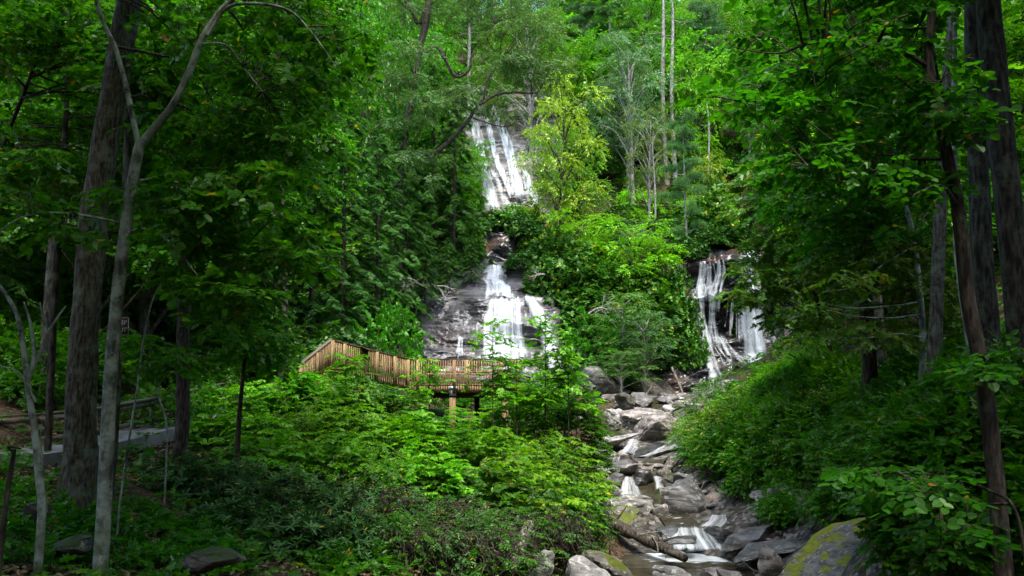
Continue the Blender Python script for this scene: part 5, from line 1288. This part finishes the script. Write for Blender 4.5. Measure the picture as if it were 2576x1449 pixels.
lows(45, [(0, 1020), (0, 760), (330, 800), (330, 960)], (24, 60), ['low', 'bush'], .6, 1.0, None, None)
lows(60, [(2420, 1449), (2380, 1280), (2576, 1150), (2576, 1449)], (6, 20), ['low', 'low', 'bush'], .5, .8, None, None)
lows(8, [(290, 1110), (420, 1060), (620, 1020), (620, 1100), (420, 1140)], (15, 40), ['low', 'bush'], .5, .8, None, None, (1.1, 1.1, 1))
def litter():
    """leaf litter and small herbs nobody could count"""
    n = 26000; x = rng.uniform(-14, 0, n); y = rng.uniform(7, 26, n)
    keep = (x < -1.0 - (y - 8) * .1) ; x = x[keep]; y = y[keep]; z = gz(x, y) + .12; mb = MB(); m_ = len(x)
    v, f = place(SH['oval'], np.stack([x, y, z], -1), np.stack([rng.normal(size=m_), rng.normal(size=m_), rng.normal(size=m_) * .2], -1), np.array([0, 0, 1.]) + rng.normal(size=(m_, 3)) * .35, rng.uniform(.07, .14, m_))
    mb.add(v, f); lm = leaf_mat('dead leaves', (0.12, 0.065, 0.035), (0.3, 0.2, 0.12), .15); o = mb.build('leaf_litter', lm)
    tag(o, 'brown fallen leaves scattered over the left bank', 'leaf litter', None, 'stuff')
    n = 1300; x = rng.uniform(-15, 2, n); y = rng.uniform(7, 30, n); x2 = rng.uniform(7.5, 26, n * 3); y2 = rng.uniform(8, 56, n * 3)
    k2 = x2 > np.interp(y2, [8, 20, 26, 31, 45, 56], [7.6, 9.6, 9.0, 7.8, 10.0, 13]); x = np.concatenate([x, x2[k2]]); y = np.concatenate([y, y2[k2]]); m_ = len(x)
    mb = MB(); D = np.stack([rng.normal(size=m_), rng.normal(size=m_), rng.uniform(.0, .5, m_)], -1)
    scatter_sprays(mb, 'maple', np.stack([x, y, gz(x, y) + rng.uniform(.1, .45, m_)], -1), D, np.array([0, 0, 1.]) + rng.normal(size=(m_, 3)) * .25, rng.uniform(.3, .6, m_))
    o = mb.build('ground_cover', LM['broad']); tag(o, 'low green herbs covering both banks', 'ground cover', None, 'stuff')
litter()

# ------------------------------------------------------------------ path and handrail on the left
def path():
    pts = crv([(-20, 14, 0), (-13.4, 18.5, 0), (-12.3, 22, 0), (-11.9, 26, 0), (-11.3, 31, 0), (-10.3, 36, 0), (-8.2, 39.5, 0)], 60)
    T = nrm(np.gradient(pts, axis=0)); S = np.stack([T[:, 1], -T[:, 0], 0 * T[:, 0]], -1); w = np.linspace(-.95, .95, 5)
    V = pts[:, None] + S[:, None] * w[None, :, None]; ctr = gz(pts[:, 0], pts[:, 1]) + .22; V[..., 2] = ctr[:, None]
    top = V.reshape(-1, 3); mb = MB().add(top, grid_faces(60, 5)[:, ::-1])
    for e in (0, 4):
        a = V[:, e]; b = a - np.array([0, 0, .4]); q = np.stack([a, b], 1).reshape(-1, 3); mb.add(q, grid_faces(60, 2) if e else grid_faces(60, 2)[:, ::-1])
    o = mb.build('path', plain_mat('grey concrete', (.19, .185, .17), .9, sc=3)); tag(o, kind='structure')
path()
WD = wood_mat('weathered grey brown wood', (0.1, 0.085, 0.06), (0.2, 0.17, 0.12), 0)
def handrail():
    r = thing('wooden_handrail', 'low weathered wooden handrail climbing beside the left footpath', 'handrail', P(107, 1150, 22))
    o0 = np.array(r.location)
    st = [(-160, 1062, 22.6), (107, 1043, 23), (237, 1032, 23.6), (385, 1004, 27), (480, 984, 30), (562, 966, 33)]
    pt = [P(*s) for s in st]
    for p in pt[:]:
        g = gz(p[0], p[1]) - .2; mb = MB(); boxv(mb, np.array([p[0], p[1], (p[2] + g) / 2]) - o0, (.15, .15, p[2] - g)); mb.build('post', WD, r)
    for a, b in zip(pt[:-1], pt[1:]):
        mb = MB(); up = np.array([0, 0, .03]); beam(mb, a - o0 + up, b - o0 + up, .2, .06); beam(mb, a - o0 - np.array([0, .1, .12]), b - o0 - np.array([0, .1, .12]), .05, .16); mb.build('top_rail', WD, r)
        mb = MB(); dn = np.array([0, .1, .68]); beam(mb, a - o0 - dn, b - o0 - dn, .05, .15); mb.build('lower_rail', WD, r)
handrail()

# ------------------------------------------------------------------ the observation deck
WY = wood_mat('warm brown deck wood', (0.19, 0.12, 0.058), (0.36, 0.25, 0.13))
WB = wood_mat('dark brown cap rail', (0.06, 0.038, 0.026), (0.11, 0.075, 0.05), 0)
WP = wood_mat('orange brown post wood', (0.17, 0.105, 0.05), (0.3, 0.19, 0.1))
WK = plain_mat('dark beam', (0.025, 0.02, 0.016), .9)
MET = plain_mat('galvanised bracket', (0.42, 0.48, 0.5), .45, .35, .12)
def rail_run(root, o0, a, b, h, posts, nb, low=None, cap=WB, wd=WY, mid=.5, skirt=.0):
    """railing from a to b (floor points); posts = fractions"""
    a = np.array(a, float) - o0; b = np.array(b, float) - o0; d = nrm(b - a); up = np.array([0, 0, 1.0]); side = nrm(np.cross(d, up))
    if side[1] > 0: side = -side
    mb = MB(); beam(mb, a + up * h, b + up * h, .16, .05); mb.build('cap_rail', cap, root)
    mb = MB(); beam(mb, a + up * (h * mid), b + up * (h * mid), .05, .1); beam(mb, a + up * (h - .1) , b + up * (h - .1), .05, .1); mb.build('mid_rail', wd, root)
    mb = MB()
    for k in range(nb):
        t = (k + .5) / nb
        if any(abs(t - p) * np.linalg.norm(b - a) < .09 for p in posts): continue
        p = a + (b - a) * t + side * .06; boxv(mb, p + up * ((h - .06 - skirt) / 2), (.036, .036, h - .06 + skirt), math.atan2(d[1], d[0]))
    if mb.V: mb.build('baluster_panel', wd, root)
    for t in posts:
        mb = MB(); p = a + (b - a) * t + side * .1; boxv(mb, p + up * ((h - .03 - skirt) / 2), (.13, .1, h - .03 + skirt), math.atan2(d[1], d[0])); mb.build('post', wd, root)
def deck():
    Yd = 37.0; zf = P(1200, 966, Yd)[2]; zt = P(1200, 904, Yd)[2]; h = zt - zf
    A = P(1027, 966, Yd); B = P(1305, 966, Yd); A[2] = B[2] = zf
    r = thing('observation_deck', 'brown wooden viewing deck with baluster railing in front of the lower fall', 'deck', A); o0 = np.array(A)
    rail_run(r, o0, A, B, h, [0.0, .085, .42, .53, .84, 1.0], 46, skirt=.42)
    # floor, joists, fascia
    C2 = B + np.array([0, 4.2, 0]); D2 = A + np.array([-.4, 4.2, 0])
    mb = MB(); V = [A, B, C2, D2]; V = np.array([v - o0 for v in V]); Vb = V - np.array([0, 0, .08]); mb.add(np.vstack([V, Vb]), np.array([[0, 1, 2, 3], [7, 6, 5, 4], [0, 4, 5, 1], [1, 5, 6, 2], [2, 6, 7, 3], [3, 7, 4, 0]])); mb.build('deck_floor', WY, r)
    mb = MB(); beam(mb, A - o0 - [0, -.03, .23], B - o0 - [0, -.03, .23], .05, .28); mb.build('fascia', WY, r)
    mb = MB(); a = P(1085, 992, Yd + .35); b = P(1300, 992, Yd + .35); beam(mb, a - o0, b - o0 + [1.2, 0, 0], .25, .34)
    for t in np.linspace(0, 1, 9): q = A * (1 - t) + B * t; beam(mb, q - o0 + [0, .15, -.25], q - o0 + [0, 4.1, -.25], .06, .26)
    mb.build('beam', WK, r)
    for px in (1139, 1271):
        p = P(px, 1000, Yd + .1); x = p[0]
        g = gz(x, Yd) - .3; zb = P(px, 1000, Yd)[2]
        mb = MB(); boxv(mb, np.array([x, Yd + .1, (g + zb) / 2]) - o0, (.27, .27, zb - g)); mb.build('support_post', WP, r)
        mb = MB(); zc = P(px, 985, Yd)[2]; boxv(mb, np.array([x, Yd + .08, zc - .02]) - o0, (.3, .3, .36)); boxv(mb, np.array([x + .02, Yd + .05, zc + .17]) - o0, (.38, .32, .14))
        br = mb.build('bracket', MET, r)
        mb = MB()
        for dx in (-.1, .1):
            for dz in (-.1, .05, .17): boxv(mb, np.array([x + dx, Yd - .08 - (.035 if dz > .1 else 0), zc + dz]) - o0, (.03, .03, .03))
        mb.build('bolt', WK, br)
    for px in (1200, 1330):
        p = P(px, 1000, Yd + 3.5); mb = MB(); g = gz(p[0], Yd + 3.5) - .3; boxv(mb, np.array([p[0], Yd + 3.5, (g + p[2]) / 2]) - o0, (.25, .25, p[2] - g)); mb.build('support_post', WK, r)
    # far railing
    rail_run(r, o0, A + [0, 4.1, 0], C2 - [0, .1, 0], h, [0, .5, 1], 0)
    # ramp up to the left
    E = P(832, 855, 33.4) - np.array([0, 0, h]); rail_run(r, o0, E, A + [-.05, 0, 0], h, [0.0, .15, .42, .56, .8, .985], 40, skirt=.25)
    nrm2 = np.array([.35, .95, 0]) * 1.6
    V = np.array([E - o0, A - o0, A - o0 + nrm2, E - o0 + nrm2]); Vb = V - np.array([0, 0, .25]); mb = MB(); mb.add(np.vstack([V, Vb]), np.array([[0, 1, 2, 3], [7, 6, 5, 4], [0, 4, 5, 1], [1, 5, 6, 2], [2, 6, 7, 3], [3, 7, 4, 0]])); mb.build('ramp_floor', WY, r)
    for t in (.1, .5, .9):
        mb = MB(); q = E * (1 - t) + A * t + nrm2 * .5; g = gz(q[0], q[1]) - .3; boxv(mb, np.array([q[0], q[1], (g + q[2]) / 2]) - o0, (.2, .2, q[2] - g - .2)); mb.build('support_post', WK, r)
    # stair flight down from the ramp top
    S_ = P(752, 918, 31.2) - np.array([0, 0, h]); rail_run(r, o0, S_, E, h, [0.0, .5, 1.0], 20, mid=.35, cap=WD)
    mb = MB()
    for k in range(9):
        t = (k + .5) / 9; q = S_ * (1 - t) + E * t - o0 + nrm2 * .5; boxv(mb, q, (.5, 1.5, .06), -.3)
    mb.build('stair_tread', WY, r)
    # lower landing rail, farther back, seen under the deck
    rail_run(r, o0, P(1100, 1016, 44) - [0, 0, .3], P(1235, 1036, 46) - [0, 0, .3], .75, [0, .5, 1], 26)
deck()
def panel():
    p = P(922, 879, 34.6); r = thing('information_panel', 'slanted dark brown information panel mounted on the ramp rail', 'sign panel', p)
    mb = MB(); beam(mb, [-.24, -.03, .12], [.24, .08, -.1], .5, .035); mb.build('board', WB, r)
    mb = MB(); boxv(mb, (0, .06, -.25), (.06, .06, .4)); mb.build('bracket', WK, r)
    p = P(1107, 937, 40.6); mb = MB(); boxv(mb, (0, 0, 0), (.5, .03, .3)); o = mb.build('notice_board', plain_mat('pale green notice', (.55, .7, .5), .6)); o.location = p
    tag(o, 'small pale green notice behind the deck railing', 'notice board')
panel()
# keep out sign
def keep_out():
    Y = 19.5; c0 = P(303, 822, Y); r = thing('warning_sign', 'dark maroon square sign reading KEEP OUT half hidden by the slim trunk', 'sign', c0); rz = radians(-6)
    r.rotation_euler = (0, radians(-3), rz)
    W = .46; Hh = .46
    mb = MB(); boxv(mb, (0, 0, 0), (W, .015, Hh)); mb.build('board', plain_mat('maroon sign', (.06, .012, .014), .6), r)
    wt = plain_mat('sign white', (.5, .48, .48), .7)
    mb = MB(); e = .014
    for c_, s_ in (((0, -.0105, Hh / 2 - .02), (W - .03, .006, e)), ((0, -.0105, -Hh / 2 + .02), (W - .03, .006, e)), ((W / 2 - .02, -.0105, 0), (e, .006, Hh - .06)), ((-W / 2 + .02, -.0105, 0), (e, .006, Hh - .06))): boxv(mb, c_, s_)
    mb.build('border', wt, r)
    for txt, z in (('KEEP', .05), ('OUT', -.13)):
        cu = bpy.data.curves.new('t', 'FONT'); cu.body = txt; cu.size = .145; cu.align_x = 'CENTER'; cu.extrude = .003
        to = bpy.data.objects.new('t', cu); COL.objects.link(to); bpy.context.view_layer.update()
        me = bpy.data.meshes.new_from_object(to.evaluated_get(bpy.context.evaluated_depsgraph_get())); bpy.data.objects.remove(to)
        me.materials.clear(); me.materials.append(wt); o = bpy.data.objects.new('lettering', me); COL.objects.link(o); o.parent = r; o.rotation_euler = (radians(90), 0, 0); o.location = (0.015, -.012, z)
    mb = MB(); boxv(mb, (0, .03, -.65), (.05, .04, 1.8)); mb.build('post', WD, r)
keep_out()

# ------------------------------------------------------------------ twisted oak limbs over the upper fall
def oak_limbs():
    near_tree('oak_tree', 'old oak with dark twisted limbs crossing the upper waterfall',
        [(985, 700, 62, .3), (1005, 450, 62, .28), (1035, 250, 62, .26), (1055, 130, 62, .26), (1072, 50, 62, .3), (1085, -60, 62, .28)],
        [[(1060, 60, 62, .22), (1078, 0, 62, .2), (1100, -60, 62, .15)], [(1050, 60, 62, .14), (1030, 20, 62, .12), (1005, -15, 62, .1)],
         [(1062, 135, 62, .18), (1100, 120, 62, .15), (1120, 150, 61.8, .14), (1135, 180, 61.6, .13), (1155, 193, 61.5, .12), (1180, 175, 61.4, .1), (1185, 145, 61.3, .08), (1198, 130, 61.3, .05)],
         [(1145, 340, 62, .17), (1180, 300, 61.8, .15), (1198, 270, 61.6, .13), (1215, 245, 61.5, .12), (1225, 205, 61.4, .1), (1240, 180, 61.3, .08), (1255, 160, 61.2, .05)],
         [(1205, 265, 61.6, .11), (1245, 240, 61.4, .1), (1290, 233, 61.2, .09), (1340, 235, 61, .06), (1360, 225, 61, .03)],
         [(1190, 297, 61.8, .07), (1215, 305, 61.8, .06), (1245, 315, 61.7, .05), (1275, 318, 61.6, .04), (1300, 305, 61.5, .03)],
         [(1020, 380, 62, .2), (1090, 385, 62, .19), (1145, 340, 62, .17)],
         [(1125, 235, 61.8, .06), (1150, 222, 61.7, .05), (1172, 215, 61.6, .04)], [(1215, 110, 61.5, .06), (1225, 95, 61.5, .05), (1245, 60, 61.5, .03)]],
        area_blobs([(1000, -40), (1360, -40), (1400, 60), (1340, 200), (1200, 150), (1110, 100), (1010, 100)], 46, 59, 66, 1.3, 36)
        + area_blobs([(960, 110), (1040, 120), (1090, 190), (1110, 330), (1090, 460), (960, 430)], 22, 56, 60, 1.2, 34) + area_blobs([(1260, 150), (1400, 130), (1420, 230), (1300, 230)], 12, 59, 63, 1.1, 28) + area_blobs([(1110, 160), (1200, 200), (1180, 260), (1110, 250)], 8, 60, 63, 1.0, 24), 'longl', .75, 'grey', 'dark', sides=10, tint=(1.0, 1.1, .8), limbr=.06)
oak_limbs()

# bare bleached twigs over the lower cliff
def bare(px, py, Y, n, L_, label, d0):
    c0 = P(px, py, Y); mb = MB()
    def rec(p, d, l, r, k):
        e = p + d * l + rng.normal(size=3) * l * .15; limb(mb, p, e, r, r * .5, .06, 4, 5)
        if k:
            for _ in range(3): rec(p + (e - p) * rng.uniform(.5, 1), nrm(d + rng.normal(size=3) * .55), l * .6, r * .5, k - 1)
    for _ in range(n): rec(np.zeros(3), nrm(np.array(d0) + rng.normal(size=3) * .3), L_, .05, 3)
    o = mb.build('dead_branch', BM['pale'], smooth_=True); o.location = c0; tag(o, label, 'branch')
bare(985, 690, 57, 3, 1.3, 'bleached bare branch hanging over the left rock face', (1, 0, -.2))
bare(1100, 720, 58, 3, 1.2, 'pale dead twigs beside the lower fall', (1, 0, -.3))
bare(1480, 790, 57, 2, 1.3, 'pale dead branch in front of the soft green laurel', (.8, 0, .2))
bare(1370, 690, 64, 2, 1.0, 'pale dead branch right of the lower fall top', (-.9, 0, .1))

# ------------------------------------------------------------------ labels for the fill plants
LOOK = {'rhot': 'dark evergreen shrub', 'maple': 'leafy green tree', 'yel': 'yellow green tree', 'grey': 'grey green tree', 'lime': 'bright green tree', 'hem': 'dark hemlock', 'pine': 'tall pine', 'snag': 'bare trunk', 'rho': 'dark evergreen shrub',
        'bush': 'green shrub', 'bushl': 'light green shrub', 'busha': 'shrub with some orange leaves', 'low': 'low leafy plant', 'canopy': 'large shaded tree'}
BINS = {}
for it in PENDING:
    r, key, x, y, z, s = it; px, py = proj((x, y, z + (6 if 'tree' in r.name and y > 60 else .5)))
    if y > 56:
        row = 'upper hillside' if y > 100 else 'middle hillside' if y > 76 else 'lower slope'
        w = 'behind left trunks' if px < 600 else 'above the hemlocks' if px < 1050 else 'by the upper waterfall' if px < 1420 else 'by the pale trunks' if px < 1850 else 'behind right leaves'
    elif x < 0: row = 'front' if y < 14 else 'middle' if y < 25 else 'back'; w = 'of left bank by thick trunk' if px < 330 else 'of left bank below footpath' if py > 1040 else 'of left woods behind handrail'
    else: row = 'front' if y < 18 else 'middle' if y < 32 else 'far end'; w = 'of right bank by the creek' if px < 2100 else 'of right bank by thick trunks'
    BINS.setdefault((LOOK[key], row, w), []).append((px, r))
ORD = ['leftmost', 'second', 'third', 'fourth', 'fifth', 'sixth', 'seventh', 'eighth', 'ninth', 'tenth', 'eleventh', 'twelfth']
for (lk, row, w), L_ in BINS.items():
    L_.sort(key=lambda t: t[0])
    for i, (px, r) in enumerate(L_):
        o_ = '' if len(L_) == 1 else (ORD[0] + ' ' if i == 0 else (ORD[i] + ' from left ' if i < 12 else 'right end '))
        r['label'] = f'{o_}{lk}, {row} {w}'; r['group'] = f'{lk}s, {row} {w}'.replace('shrub with some orange leavess', 'orange flecked shrubs')

# ------------------------------------------------------------------ light
w = bpy.data.worlds.new('World'); SC.world = w; w.use_nodes = True; nt = w.node_tree
bg = nt.nodes['Background']; sky = nt.nodes.new('ShaderNodeTexSky'); sky.sky_type = 'NISHITA'; sky.sun_disc = False
EL = radians(66); AZ = radians(170)      # azimuth of the sun: from +Y toward +X
sky.sun_elevation = EL; sky.sun_rotation = AZ; sky.air_density = 1.0; sky.dust_density = 3.0
nt.links.new(sky.outputs[0], bg.inputs[0]); bg.inputs[1].default_value = 0.15
sl = bpy.data.lights.new('sun', 'SUN'); sl.energy = 1.3; sl.angle = radians(12); sl.color = (1, .96, .88)
so = bpy.data.objects.new('sun', sl); COL.objects.link(so)
from mathutils import Vector
dirv = Vector((sin(AZ) * cos(EL), cos(AZ) * cos(EL), sin(EL)))
so.rotation_euler = dirv.to_track_quat('Z', 'Y').to_euler(); so.location = (0, 0, 60)

SC.view_settings.view_transform = 'Standard'; SC.view_settings.look = 'None'; SC.view_settings.gamma = 1
SC.view_settings.exposure = 2.0
cy = SC.cycles
cy.max_bounces = 5; cy.diffuse_bounces = 3; cy.glossy_bounces = 2; cy.transmission_bounces = 3; cy.transparent_max_bounces = 12
cy.use_denoising = True; cy.caustics_reflective = False; cy.caustics_refractive = False
cy.sample_clamp_indirect = 4
